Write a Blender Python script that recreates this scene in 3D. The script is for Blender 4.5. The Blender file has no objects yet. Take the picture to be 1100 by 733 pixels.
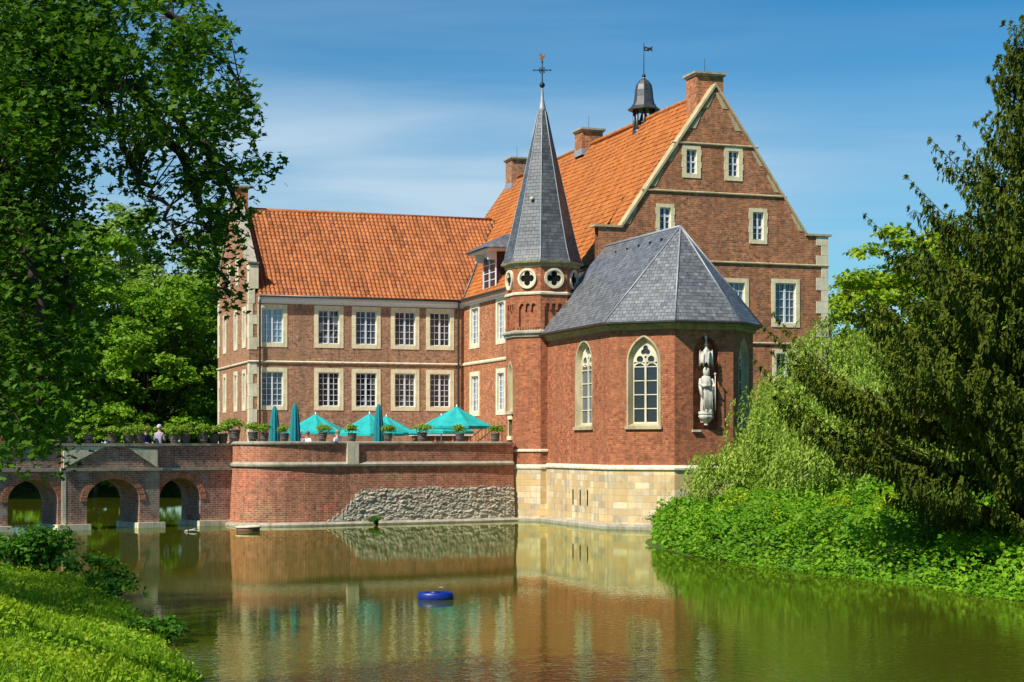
import bpy, math, random
import numpy as np
from mathutils import Vector, Matrix, noise
from mathutils.geometry import tessellate_polygon

random.seed(7)
SC = bpy.context.scene
COL = SC.collection
TH = math.radians(18.9)          # heading of the castle's long front
CT, ST = math.cos(TH), math.sin(TH)
AX, AY = 4.011, 70.0             # chapel corner in the world
HC, FPX, HY = 3.4, 1850.0, 478.0


def W(u, v):                     # castle frame -> world
    return (AX + u * CT - v * ST, AY + u * ST + v * CT)


def at(px, py, Y):               # survey reading -> world point at distance Y
    return Vector(((px - 550) / FPX * Y, Y, HC + (HY - py) / FPX * Y))


# ------------------------------------------------------------------ materials
class NT:
    def __init__(s, name):
        s.m = bpy.data.materials.new(name)
        s.m.use_nodes = True
        s.t = s.m.node_tree
        s.n = s.t.nodes
        s.p = s.n['Principled BSDF']

    def add(s, typ, ins=None, **kw):
        nd = s.n.new(typ)
        for k, v in kw.items():
            setattr(nd, k, v)
        for k, v in (ins or {}).items():
            if isinstance(v, bpy.types.NodeSocket):
                s.t.links.new(v, nd.inputs[k])
            else:
                nd.inputs[k].default_value = v
        return nd

    def link(s, a, b):
        s.t.links.new(a, b)

    def ramp(s, fac, stops, interp='LINEAR'):
        r = s.n.new('ShaderNodeValToRGB')
        r.color_ramp.interpolation = interp
        e = r.color_ramp.elements
        while len(e) < len(stops):
            e.new(0.5)
        for i, (p, c) in enumerate(stops):
            e[i].position = p
            if not hasattr(c, '__len__'):
                c = (c, c, c)
            e[i].color = (*c[:3], 1)
        s.link(fac, r.inputs['Fac'])
        return r.outputs['Color']

    def mix(s, fac, a, b, mode='MIX'):
        nd = s.n.new('ShaderNodeMix')
        nd.data_type = 'RGBA'
        nd.blend_type = mode
        for k, v in ((0, fac), (6, a), (7, b)):
            if isinstance(v, bpy.types.NodeSocket):
                s.link(v, nd.inputs[k])
            else:
                nd.inputs[k].default_value = v if k == 0 else (*v[:3], 1)
        return nd.outputs[2]

    def noise(s, vec, scale, detail=4, rough=.55, out='Fac', dist=0):
        nd = s.add('ShaderNodeTexNoise', {'Vector': vec, 'Scale': scale, 'Detail': detail, 'Roughness': rough, 'Distortion': dist})
        return nd.outputs[out]

    def bump(s, height, strength=.5, dist=.02):
        b = s.add('ShaderNodeBump', {'Height': height, 'Strength': strength, 'Distance': dist})
        s.link(b.outputs[0], s.p.inputs['Normal'])

    def obj(s):
        return s.add('ShaderNodeTexCoord').outputs['Object']

    def uv(s):
        return s.add('ShaderNodeTexCoord').outputs['UV']

    def base(s, c, rough=.8, spec=.3, metal=0):
        if isinstance(c, bpy.types.NodeSocket):
            s.link(c, s.p.inputs['Base Color'])
        else:
            s.p.inputs['Base Color'].default_value = (*c, 1)
        s.p.inputs['Roughness'].default_value = rough
        s.p.inputs['Specular IOR Level'].default_value = spec
        s.p.inputs['Metallic'].default_value = metal
        return s.m


def brick_mat(name, c1, c2, c3, mortar, bw=.25, rh=.085, ms=.009, grime=(.09, .07, .05), grime_amt=.55, patch=None, patch_thr=.55, streak=None):
    s = NT(name)
    uv = s.uv()
    wob = s.noise(uv, 1.3, 2, out='Color')
    uv2 = s.mix(.012, uv, wob, 'ADD')
    b = s.add('ShaderNodeTexBrick', {'Vector': uv2, 'Color1': (*c1, 1), 'Color2': (*c2, 1), 'Mortar': (*mortar, 1), 'Scale': 1.0,
                                     'Mortar Size': ms, 'Mortar Smooth': .3, 'Bias': -.1, 'Brick Width': bw, 'Row Height': rh})
    col = b.outputs['Color']
    # single odd bricks
    sn = s.add('ShaderNodeVectorMath', {0: uv2, 1: (bw * .5, rh, 1)}, operation='SNAP')
    wn = s.add('ShaderNodeTexWhiteNoise', {'Vector': sn.outputs[0]}, noise_dimensions='2D')
    odd = s.ramp(wn.outputs['Value'], [(0, 1.0), (.82, 1.0), (.84, .55), (.93, .5), (.94, 1.35), (1, 1.4)], 'CONSTANT')
    col = s.mix(.75, col, odd, 'MULTIPLY')
    col = s.mix(1.0, col, s.ramp(s.noise(s.obj(), 5.5, 4, .7), [(.32, .68), (.5, 1.0), (.68, 1.35)]), 'MULTIPLY')
    stv = s.add('ShaderNodeMapping', {'Vector': s.obj(), 'Scale': (1.6, 1.6, .12)})
    col = s.mix(1.0, col, s.ramp(s.noise(stv.outputs[0], 1.5, 5, .7), [(.34, .66), (.52, 1.0), (.7, 1.12)]), 'MULTIPLY')
    f1 = s.ramp(s.noise(s.obj(), .55, 5, .65), [(.36, 0), (.66, 1)])
    col = s.mix(s.mix(.5, (0, 0, 0), f1), col, c3)
    f2 = s.ramp(s.noise(s.obj(), 2.3, 5, .7), [(.5, 0), (.74, 1)])
    g = s.add('ShaderNodeMath', {0: f2, 1: grime_amt}, operation='MULTIPLY')
    col = s.mix(g.outputs[0], col, grime)
    if patch is not None:
        f3 = s.ramp(s.noise(s.obj(), .8, 6, .7), [(patch_thr, 0), (patch_thr + .1, 1)])
        f3 = s.add('ShaderNodeMath', {0: f3, 1: .8}, operation='MULTIPLY').outputs[0]
        col = s.mix(f3, col, patch)
    hgt = s.add('ShaderNodeMath', {0: b.outputs['Fac'], 1: -1.0}, operation='MULTIPLY')
    h2 = s.add('ShaderNodeMath', {0: hgt.outputs[0], 1: s.noise(s.obj(), 22, 3)}, operation='ADD')
    s.bump(h2.outputs[0], .7, .012)
    return s.base(col, .9, .2)


def stone_mat(name, c1, c2, stain=(.12, .10, .07), stain_lo=.52, scale=1.6, blocks=None):
    s = NT(name)
    o = s.obj()
    col = s.mix(s.ramp(s.noise(o, scale, 6, .65), [(.35, 0), (.65, 1)]), c1, c2)
    st = s.ramp(s.noise(o, scale * 2.1, 6, .75), [(stain_lo, 0), (stain_lo + .25, .8)])
    col = s.mix(st, col, stain)
    stv = s.add('ShaderNodeMapping', {'Vector': o, 'Scale': (2.5, 2.5, .25)})
    col = s.mix(1.0, col, s.ramp(s.noise(stv.outputs[0], 1.5, 5, .7), [(.34, .70), (.52, 1.0), (.7, 1.08)]), 'MULTIPLY')
    h = s.noise(o, 14, 5, .7)
    if blocks:
        bw, rh, tint = blocks
        b = s.add('ShaderNodeTexBrick', {'Vector': s.uv(), 'Color1': (.72, .70, .66, 1), 'Color2': (1.25, 1.15, 1.0, 1), 'Mortar': (.8, .75, .66, 1),
                                         'Scale': 1.0, 'Mortar Size': .012, 'Mortar Smooth': .2, 'Brick Width': bw, 'Row Height': rh})
        col = s.mix(1.0, col, b.outputs['Color'], 'MULTIPLY')
        sn = s.add('ShaderNodeVectorMath', {0: s.uv(), 1: (bw, rh, 1)}, operation='SNAP')
        wn = s.add('ShaderNodeTexWhiteNoise', {'Vector': sn.outputs[0]}, noise_dimensions='2D')
        fx = s.ramp(wn.outputs['Value'], [(.45, 0), (.75, .75)])
        col = s.mix(fx, col, tint)
        hh = s.add('ShaderNodeMath', {0: h, 1: b.outputs['Fac']}, operation='SUBTRACT')
        h = hh.outputs[0]
    s.bump(h, .5, .02)
    return s.base(col, .85, .25)


def plain_mat(name, c, rough=.6, spec=.4, metal=0, var=.25, scale=6, bump=.15):
    s = NT(name)
    o = s.obj()
    n = s.noise(o, scale, 5, .6)
    lo = tuple(x * (1 - var) for x in c)
    hi = tuple(min(1, x * (1 + var)) for x in c)
    col = s.mix(s.ramp(n, [(.3, 0), (.7, 1)]), lo, hi)
    if bump:
        s.bump(s.noise(o, scale * 4, 3), bump, .01)
    return s.base(col, rough, spec, metal)


def leaf_mat(name, dark, mid, light, trans=.35, rough=.45, tint=None):
    s = NT(name)
    a = s.add('ShaderNodeAttribute', attribute_name='rnd').outputs['Fac']
    col = s.ramp(a, [(0, dark), (.5, mid), (1, light)])
    big = s.noise(s.obj(), .6, 3)
    if tint:
        col = s.mix(s.ramp(big, [(.42, 0), (.68, .6)]), col, tint)
    s.base(col, rough, .15)
    tr = s.add('ShaderNodeBsdfTranslucent')
    tc = s.mix(1.0, col, (1.15, 1.2, .55), 'MULTIPLY')
    s.link(tc, tr.inputs['Color'])
    mx = s.add('ShaderNodeMixShader', {'Fac': trans})
    s.link(s.p.outputs[0], mx.inputs[1])
    s.link(tr.outputs[0], mx.inputs[2])
    s.link(mx.outputs[0], s.n['Material Output'].inputs['Surface'])
    return s.m


M = {}
M['brick_house'] = brick_mat('house_brick', (.60, .205, .070), (.24, .075, .032), (.45, .18, .078), (.42, .34, .25), grime=(.10, .075, .055))
M['brick_wing'] = brick_mat('wing_brick', (.48, .215, .10), (.27, .11, .052), (.41, .22, .115), (.44, .37, .29), grime=(.13, .09, .07), grime_amt=.4)
M['brick_chapel'] = brick_mat('chapel_brick', (.52, .155, .06), (.27, .065, .028), (.43, .17, .08), (.36, .24, .15), rh=.08, ms=.008, grime=(.13, .06, .035), grime_amt=.5)
M['brick_terrace'] = brick_mat('terrace_brick', (.57, .17, .07), (.34, .095, .042), (.46, .19, .095), (.52, .42, .32), bw=.25, rh=.085, ms=.010, grime=(.14, .09, .06), grime_amt=.4, patch=(.30, .25, .19), patch_thr=.62)
M['brick_bridge'] = brick_mat('bridge_brick', (.42, .17, .11), (.24, .10, .07), (.34, .25, .18), (.50, .45, .37), rh=.09, ms=.011, grime=(.09, .085, .06), grime_amt=.7, patch=(.45, .41, .33), patch_thr=.55)
M['sandstone'] = stone_mat('cream_sandstone', (.86, .75, .48), (.74, .63, .38), (.40, .34, .20), .62)
M['sandstone_white'] = stone_mat('pale_sandstone', (.80, .73, .52), (.66, .58, .39), (.32, .27, .16), .6)
M['stone_grey'] = stone_mat('weathered_coping_stone', (.47, .42, .32), (.33, .30, .21), (.14, .125, .08), .52)
M['ashlar'] = stone_mat('ashlar_sandstone', (.76, .60, .33), (.62, .57, .47), (.46, .29, .10), .5, 1.1, blocks=(.62, .27, (.60, .40, .17)))
M['rubble'] = stone_mat('rubble_stone', (.56, .50, .38), (.38, .34, .25), (.16, .14, .10), .55, 3)
M['jamb'] = stone_mat('buff_jamb_stone', (.56, .46, .27), (.44, .36, .20), (.24, .19, .10), .55)
M['white'] = plain_mat('white_paint', (.72, .74, .76), .5, .4, var=.08)
M['lead'] = plain_mat('dull_lead', (.10, .10, .095), .45, .5, .6, .3, 3)
M['leadlight'] = plain_mat('pale_lead_flashing', (.33, .34, .36), .5, .5, .2, .2, 3)
M['iron'] = plain_mat('dark_iron', (.03, .028, .025), .5, .5, .5)
M['gold'] = plain_mat('gilded_metal', (.6, .22, .06), .35, .5, .8)
M['turq'] = plain_mat('turquoise_cloth', (.028, .37, .34), .95, .1, var=.22, scale=2.5, bump=.5)
M['turqd'] = plain_mat('folded_turquoise_cloth', (.015, .20, .22), .8, .2, var=.15, scale=5)
M['wood'] = plain_mat('brown_wood', (.16, .08, .04), .7, .3, scale=8)
M['pot'] = plain_mat('weathered_tub', (.14, .115, .10), .8, .2, var=.35, scale=7)
M['stone_statue'] = stone_mat('statue_stone', (.74, .70, .60), (.58, .53, .43), (.22, .19, .14), .56, 5)
M['bark'] = plain_mat('dark_bark', (.06, .045, .032), .9, .2, var=.4, scale=9, bump=.6)
M['blue'] = plain_mat('blue_plastic', (.004, .02, .20), .4, .5, var=.15)
M['gravel'] = plain_mat('terrace_gravel', (.36, .31, .24), .95, .1, var=.2, scale=20)
M['dark'] = plain_mat('dark_recess', (.012, .011, .01), .9, .1)
M['earth'] = plain_mat('bank_earth', (.05, .055, .02), .95, .1, var=.4, scale=1.2)
M['driftwood'] = plain_mat('bleached_driftwood', (.5, .47, .40), .8, .2)
M['maroon'] = plain_mat('dark_slate_hanging', (.055, .028, .028), .7, .3, scale=4)


def tile_mat(name, c1, c2, c3, dark, cw, rh, spec=.25, rough=.75, weather=.35):
    s = NT(name)
    uv = s.uv()
    sn = s.add('ShaderNodeVectorMath', {0: uv, 1: (cw, rh, 1)}, operation='SNAP')
    wn = s.add('ShaderNodeTexWhiteNoise', {'Vector': sn.outputs[0]}, noise_dimensions='2D')
    col = s.ramp(wn.outputs['Value'], [(0, c2), (.5, c1), (.88, c3), (.97, dark)])
    n = s.ramp(s.noise(s.obj(), .35, 6, .7), [(.42, 0), (.7, 1)])
    col = s.mix(s.add('ShaderNodeMath', {0: n, 1: weather}, operation='MULTIPLY').outputs[0], col, c2)
    stv = s.add('ShaderNodeMapping', {'Vector': uv, 'Scale': (1.1, .14, 1)})
    col = s.mix(1.0, col, s.ramp(s.noise(stv.outputs[0], 1.6, 5, .7), [(.34, .62), (.5, 1.0), (.7, 1.1)]), 'MULTIPLY')
    n = s.ramp(s.noise(s.obj(), 5, 5, .75), [(.55, 0), (.75, .55)])
    col = s.mix(n, col, dark)
    s.bump(s.noise(s.obj(), 25, 3), .3, .01)
    return s.base(col, rough, spec)


M['tile'] = tile_mat('orange_clay_tile', (.45, .140, .028), (.38, .112, .024), (.48, .165, .038), (.28, .085, .026), .22, .33)
M['tile_wing'] = tile_mat('weathered_clay_tile', (.42, .142, .044), (.35, .112, .036), (.46, .17, .06), (.24, .085, .038), .245, .34)


def slate_mat(name, c1, c2, w=.26, h=.17, rough=.42):
    s = NT(name)
    uv = s.uv()
    b = s.add('ShaderNodeTexBrick', {'Vector': uv, 'Color1': (*c1, 1), 'Color2': (*c2, 1), 'Mortar': (.018, .018, .02, 1), 'Scale': 1.0,
                                     'Mortar Size': .008, 'Mortar Smooth': .2, 'Brick Width': w, 'Row Height': h})
    sn = s.add('ShaderNodeVectorMath', {0: uv, 1: (w * .5, h, 1)}, operation='SNAP')
    wn = s.add('ShaderNodeTexWhiteNoise', {'Vector': sn.outputs[0]}, noise_dimensions='2D')
    col = s.mix(.7, b.outputs['Color'], s.ramp(wn.outputs['Value'], [(0, .6), (1, 1.35)]), 'MULTIPLY')
    lich = s.ramp(s.noise(s.obj(), 1.2, 6, .7), [(.5, 0), (.75, .4)])
    col = s.mix(lich, col, (.20, .20, .17))
    # overlapping courses: a saw-tooth down the slope
    sx = s.add('ShaderNodeSeparateXYZ', {0: uv})
    md = s.add('ShaderNodeMath', {0: sx.outputs[1], 1: h}, operation='FLOORED_MODULO')
    dv = s.add('ShaderNodeMath', {0: md.outputs[0], 1: -1.0 / h * .6}, operation='MULTIPLY')
    hh = s.add('ShaderNodeMath', {0: dv.outputs[0], 1: b.outputs['Fac']}, operation='SUBTRACT')
    h3 = s.add('ShaderNodeMath', {0: hh.outputs[0], 1: wn.outputs['Value']}, operation='ADD')
    s.bump(h3.outputs[0], .6, .014)
    return s.base(col, rough, .5)


M['slate'] = slate_mat('grey_slate', (.19, .194, .20), (.11, .114, .122), rough=.4)
M['slate_spire'] = slate_mat('spire_slate', (.115, .122, .125), (.065, .07, .073), .3, .16, .45)


def glass_mat(name, c, rough=.08, curtain=None):
    s = NT(name)
    o = s.obj()
    col = c
    if curtain:
        f = s.ramp(s.noise(o, 1.6, 2), [(.45, 0), (.55, .85)])
        col = s.mix(f, c, curtain)
    rd = s.add('ShaderNodeObjectInfo').outputs['Random']
    col = s.mix(1.0, col if curtain else tuple(c), s.ramp(rd, [(0, .45), (.35, 1.0), (.7, 1.5), (.9, 2.6)], 'CONSTANT'), 'MULTIPLY')
    s.bump(s.noise(o, 3.5, 2), .12, .05)
    return s.base(col, rough, .9)


M['glass'] = glass_mat('dark_window_glass', (.035, .048, .06))
M['glass_sky'] = glass_mat('sky_tinted_window_glass', (.17, .26, .33), .12)  # sky reflection put into the base colour of the panes
M['glass_curtain'] = glass_mat('curtained_window_glass', (.03, .04, .05), .1, (.35, .38, .38))
M['glass_lead'] = glass_mat('leaded_chapel_glass', (.035, .045, .055), .25)
M['glass_pale'] = glass_mat('pale_leaded_glass', (.22, .27, .29), .3)

M['leaf_far'] = leaf_mat('far_foliage', (.11, .23, .012), (.18, .34, .02), (.31, .46, .04), .4, .6, (.13, .27, .015))
M['leaf_far_light'] = leaf_mat('pale_far_foliage', (.16, .27, .05), (.25, .38, .07), (.35, .48, .10), .4, .6)
M['leaf_far_yellow'] = leaf_mat('sunny_far_foliage', (.16, .26, .012), (.27, .40, .02), (.42, .52, .035), .4, .5)
M['leaf_near'] = leaf_mat('near_maple_foliage', (.038, .095, .009), (.075, .165, .013), (.14, .26, .022), .42, .6)
M['leaf_cover'] = leaf_mat('ground_cover_foliage', (.075, .21, .008), (.17, .37, .015), (.33, .52, .03), .38, .5, (.05, .17, .010))
M['leaf_lime'] = leaf_mat('lime_foliage', (.20, .30, .01), (.34, .46, .02), (.55, .60, .04), .35, .5)
M['leaf_bank'] = leaf_mat('sunny_bank_foliage', (.11, .25, .008), (.23, .41, .015), (.42, .54, .03), .38, .5, (.36, .42, .015))
M['leaf_shrub'] = leaf_mat('shrub_foliage', (.03, .10, .008), (.07, .20, .012), (.13, .30, .02), .35, .5)
M['leaf_willow'] = leaf_mat('willow_foliage', (.12, .22, .025), (.30, .42, .05), (.60, .68, .14), .38, .6, (.20, .30, .04))
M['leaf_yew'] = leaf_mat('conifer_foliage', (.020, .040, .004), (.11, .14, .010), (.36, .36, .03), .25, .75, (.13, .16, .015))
M['leaf_pot'] = leaf_mat('potted_foliage', (.09, .20, .02), (.20, .36, .03), (.45, .52, .06), .35, .5)


# ------------------------------------------------------------------ mesh builder
class MB:
    def __init__(s):
        s.v, s.f, s.mi, s.uvs, s.sm = [], [], [], [], []

    def face(s, idx, mi=0, uv=None, smooth=False):
        s.f.append(tuple(idx)); s.mi.append(mi); s.uvs.append(uv); s.sm.append(smooth)

    def poly(s, pts, mi=0, uv=None, smooth=False):
        b = len(s.v)
        s.v += [tuple(p) for p in pts]
        s.face(range(b, b + len(pts)), mi, uv, smooth)

    def box(s, x0, y0, z0, x1, y1, z1, mi=0):
        b = len(s.v)
        s.v += [(x0, y0, z0), (x1, y0, z0), (x1, y1, z0), (x0, y1, z0), (x0, y0, z1), (x1, y0, z1), (x1, y1, z1), (x0, y1, z1)]
        for q in ((0, 3, 2, 1), (4, 5, 6, 7), (0, 1, 5, 4), (1, 2, 6, 5), (2, 3, 7, 6), (3, 0, 4, 7)):
            s.face([b + i for i in q], mi)
        return s

    def prism(s, poly, z0, z1, mi=0, top=None, caps=True):
        """poly: ccw xy list; top: other xy list for the upper ring"""
        top = top or poly
        n = len(poly); b = len(s.v)
        s.v += [(p[0], p[1], z0) for p in poly] + [(p[0], p[1], z1) for p in top]
        for i in range(n):
            j = (i + 1) % n
            s.face((b + i, b + j, b + n + j, b + n + i), mi)
        if caps:
            s.face([b + n - 1 - i for i in range(n)], mi)
            s.face([b + n + i for i in range(n)], mi)
        return s

    def obox(s, c, ax, ay, hx, hy, z0, z1, mi=0):
        """box with centre c (xy), unit axes ax, ay and half sizes"""
        P = [(c[0] + sx * hx * ax[0] + sy * hy * ay[0], c[1] + sx * hx * ax[1] + sy * hy * ay[1]) for sx, sy in ((-1, -1), (1, -1), (1, 1), (-1, 1))]
        return s.prism(P, z0, z1, mi)

    def tube(s, pts, rad, n=8, mi=0, smooth=True, caps=True):
        pts = [Vector(p) for p in pts]
        if not hasattr(rad, '__len__'):
            rad = [rad] * len(pts)
        b = len(s.v)
        ref = Vector((0, 0, 1))
        for i, p in enumerate(pts):
            d = (pts[min(i + 1, len(pts) - 1)] - pts[max(i - 1, 0)]).normalized()
            r = ref if abs(d.dot(ref)) < .95 else Vector((1, 0, 0))
            a = d.cross(r).normalized(); c = d.cross(a).normalized()
            for k in range(n):
                t = 2 * math.pi * k / n
                q = p + (a * math.cos(t) + c * math.sin(t)) * rad[i]
                s.v.append(tuple(q))
        for i in range(len(pts) - 1):
            for k in range(n):
                k2 = (k + 1) % n
                s.face((b + i * n + k, b + (i + 1) * n + k, b + (i + 1) * n + k2, b + i * n + k2), mi, None, smooth)
        if caps:
            s.face([b + k for k in range(n)], mi)
            e = b + (len(pts) - 1) * n
            s.face([e + n - 1 - k for k in range(n)], mi)
        return s

    def lathe(s, prof, n=16, c=(0, 0), mi=0, smooth=True, ph=0, sx=1, sy=1, mod=None):
        b = len(s.v)
        for i, (r, z) in enumerate(prof):
            for k in range(n):
                t = 2 * math.pi * k / n + ph
                q = r * (mod(t, z) if mod else 1)
                s.v.append((c[0] + q * math.cos(t) * sx, c[1] + q * math.sin(t) * sy, z))
        for i in range(len(prof) - 1):
            for k in range(n):
                k2 = (k + 1) % n
                s.face((b + i * n + k, b + i * n + k2, b + (i + 1) * n + k2, b + (i + 1) * n + k), mi, None, smooth)
        s.face([b + n - 1 - k for k in range(n)], mi)
        e = b + (len(prof) - 1) * n
        s.face([e + k for k in range(n)], mi)
        return s

    def ball(s, c, r, n=10, m=7, sz=1, mi=0):
        prof = [(max(.001, r * math.sin(math.pi * i / m)), c[2] - r * sz * math.cos(math.pi * i / m)) for i in range(m + 1)]
        return s.lathe(prof, n, (c[0], c[1]), mi)

    def plate(s, outer, holes, fr, y0, y1, mi=0, rmi=None, back=True, outer_side=True):
        """2-d polygon (t, z) with holes, extruded from depth y0 (front) to y1.
        fr: (origin (x, y), tdir, ndir_in): frame of the plate"""
        o, t, nin = fr

        def P(q, y):
            return (o[0] + t[0] * q[0] + nin[0] * y, o[1] + t[1] * q[0] + nin[1] * y, q[1])
        rmi = mi if rmi is None else rmi
        loops = [outer] + list(holes)
        flat = [q for l in loops for q in l]
        tris = tessellate_polygon([[Vector((q[0], q[1], 0)) for q in l] for l in loops])
        nout = Vector((-nin[0], -nin[1], 0))
        b = len(s.v)
        s.v += [P(q, y0) for q in flat]
        if back:
            b2 = len(s.v)
            s.v += [P(q, y1) for q in flat]
        for tr in tris:
            a, c, d = (Vector(s.v[b + i]) for i in tr)
            if (c - a).cross(d - a).dot(nout) < 0:
                tr = tr[::-1]
            s.face([b + i for i in tr], mi)
            if back:
                s.face([b2 + i for i in tr[::-1]], mi)
        for li, l in enumerate(loops):
            if li == 0 and not outer_side:
                continue
            ar = sum(l[i][0] * l[(i + 1) % len(l)][1] - l[(i + 1) % len(l)][0] * l[i][1] for i in range(len(l)))
            ll = l if (ar > 0) == (li == 0) else l[::-1]
            # orientation: outer ccw seen from the front
            flip = (Vector((t[0], t[1], 0)).cross(Vector((0, 0, 1)))).dot(nout) < 0
            for i in range(len(ll)):
                q, r = ll[i], ll[(i + 1) % len(ll)]
                pts = [P(q, y0), P(q, y1), P(r, y1), P(r, y0)]
                if flip:
                    pts = pts[::-1]
                s.poly(pts, rmi)
        return s

    def build(s, name, mats, parent=None, off=(0, 0, 0), rot=None, loc=None):
        if not isinstance(mats, (list, tuple)):
            mats = [mats]
        me = bpy.data.meshes.new(name)
        vs = [(p[0] - off[0], p[1] - off[1], p[2] - off[2]) for p in s.v]
        me.from_pydata(vs, [], s.f)
        for m in mats:
            me.materials.append(m)
        me.polygons.foreach_set('material_index', s.mi)
        me.polygons.foreach_set('use_smooth', s.sm)
        uvl = me.uv_layers.new(name='UVMap').data
        Z = Vector((0, 0, 1))
        for pi, poly in enumerate(me.polygons):
            uv = s.uvs[pi]
            if uv is None:
                n = poly.normal
                t = Vector((1, 0, 0)) if abs(n.z) > .985 else Z.cross(n).normalized()
                bb = n.cross(t)
                for li, vi in zip(poly.loop_indices, poly.vertices):
                    p = Vector(s.v[vi])
                    uvl[li].uv = (p.dot(t) + 50, p.dot(bb) + 50)
            else:
                for li, q in zip(poly.loop_indices, uv):
                    uvl[li].uv = q
        me.update()
        o = bpy.data.objects.new(name, me)
        COL.objects.link(o)
        if parent:
            o.parent = parent
        if loc:
            o.location = loc
        if rot is not None:
            o.rotation_euler.z = rot
        return o


def tag(o, label=None, cat=None, group=None, kind=None):
    for k, v in (('label', label), ('category', cat), ('group', group), ('kind', kind)):
        if v:
            o[k] = v
    return o


def thing(name, label, cat, loc=(0, 0, 0), rz=0, group=None):
    o = bpy.data.objects.new(name, None)
    o.empty_display_size = .3
    COL.objects.link(o)
    o.location = loc
    o.rotation_euler.z = rz
    return tag(o, label, cat, group)


def castle_thing(name, label, cat, bu, bv, bz, group=None):
    x, y = W(bu, bv)
    return thing(name, label, cat, (x, y, bz), TH, group)


def copy_children(src, dst):
    for ch in list(src.children):
        c = ch.copy(); COL.objects.link(c); c.parent = dst
        copy_children(ch, c)


def arch(a, zs, hh, n=10, c=0, z0=None):
    """pointed arch outline, half width a, spring zs, rise hh; ccw (t,z)"""
    R = (a * a + hh * hh) / (2 * a)
    pts = []
    a1 = math.asin(min(1, hh / R)) if hh <= R else math.pi - math.asin(hh / R)
    if R < a:
        R = a
    th = math.atan2(hh, a - (a - R) - R + 0) if False else None
    # right arc centre at (a-R, zs): from angle 0 to the apex
    ang = math.atan2(hh, -(a - R))
    for i in range(n + 1):
        t = ang * i / n
        pts.append((c + (a - R) + R * math.cos(t), zs + R * math.sin(t)))
    for i in range(n - 1, -1, -1):
        q = pts[i]
        pts.append((2 * c - q[0], q[1]))
    if z0 is not None:
        pts = [(c + a, z0)] + pts + [(c - a, z0)]
    return pts


def circ(c, r, n=16):
    return [(c[0] + r * math.cos(2 * math.pi * i / n), c[1] + r * math.sin(2 * math.pi * i / n)) for i in range(n)]


def foil(c, r, lobes=4, ph=0, k=.52, n=6):
    """multifoil outline"""
    pts = []
    d = r * k
    rr = r * .47
    for i in range(lobes):
        a = ph + 2 * math.pi * i / lobes
        cx, cy = c[0] + d * math.cos(a), c[1] + d * math.sin(a)
        for j in range(n + 1):
            t = a - 1.9 + 3.8 * j / n
            pts.append((cx + rr * math.cos(t), cy + rr * math.sin(t)))
    return pts


def rect(x0, z0, x1, z1):
    return [(x0, z0), (x1, z0), (x1, z1), (x0, z1)]


STDFR = ((0, 0), (1, 0), (0, 1))


def rnd(a, b):
    return random.uniform(a, b)


# ------------------------------------------------------------------ windows (local: x along the wall, y inwards, z up)
WIN = {}


def window_parts(w, h, cols, rows, stone=.22, glass='glass', split=True, proud=.03, crossbar=None):
    key = (w, h, cols, rows, stone, glass, split, crossbar)
    if key in WIN:
        return WIN[key]
    a = w / 2
    sur = MB()
    # jambs, lintel and sill as single stones butted together
    sur.box(-a, -proud, 0, a, .2, stone)
    sur.box(-a, -proud + .006, h - stone, a, .2, h)
    n = 4
    for sx in (-1, 1):
        zz = stone
        for i in range(n):
            z2 = stone + (h - 2 * stone) * (i + 1) / n
            wd = stone + (.035 if i % 2 and w < 1.2 else 0)
            x0, x1 = (-a - (wd - stone), -a + stone) if sx < 0 else (a - stone, a + (wd - stone))
            sur.box(x0, -proud + .003 * (i % 2), zz + .003, x1, .2, z2 - .003)
            zz = z2
    iw, ih = a - stone, h - 2 * stone
    sash = MB()
    f = .055
    z0, z1 = stone, h - stone
    y0, y1 = .10, .15
    sash.box(-iw, y0, z0, -iw + f, y1, z1); sash.box(iw - f, y0, z0, iw, y1, z1)
    sash.box(-iw + f, y0, z0, iw - f, y1, z0 + f); sash.box(-iw + f, y0, z1 - f, iw - f, y1, z1)
    if split:
        sash.box(-.045, y0 - .015, z0 + f, .045, y1, z1 - f)
    if crossbar:
        sash.box(-iw + f, y0 - .012, z0 + ih * crossbar - .04, iw - f, y1, z0 + ih * crossbar + .04)
    for i in range(1, cols):
        x = -iw + 2 * iw * i / cols
        if split and abs(x) < .02:
            continue
        sash.box(x - .014, y0 + .012, z0 + f, x + .014, y1 - .004, z1 - f)
    for j in range(1, rows):
        z = z0 + ih * j / rows
        sash.box(-iw + f, y0 + .015, z - .014, iw - f, y1 - .006, z + .014)
    pane = MB()
    pane.poly([(-iw, .165, z0), (iw, .165, z0), (iw, .165, z1), (-iw, .165, z1)])
    WIN[key] = (sur, sash, pane, glass)
    return WIN[key]


WMESH = {}


def add_window(parent, off, o, tdir, w, h, cols=4, rows=5, stone=.22, glass='glass', split=True, mat='sandstone', crossbar=None, label=None):
    """o = (u, v, z) bottom centre on the wall face; tdir = horizontal direction"""
    k = (w, h, cols, rows, stone, glass, split, mat, crossbar)
    rz = math.atan2(tdir[1], tdir[0])
    loc = (o[0] - off[0], o[1] - off[1], o[2] - off[2])
    if k not in WMESH:
        sur, sash, pane, g = window_parts(w, h, cols, rows, stone, glass, split, crossbar=crossbar)
        so = sur.build('window', M[mat], parent)
        sash.build('sash', M['white'], so)
        pane.build('pane', M[glass], so)
        WMESH[k] = so
    else:
        src = WMESH[k]
        so = src.copy(); COL.objects.link(so); so.parent = parent
        copy_children(src, so)
        if 'label' in so:
            del so['label']
    so.location = loc
    so.rotation_euler.z = rz
    if label:
        so['label'] = label
    return so


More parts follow.
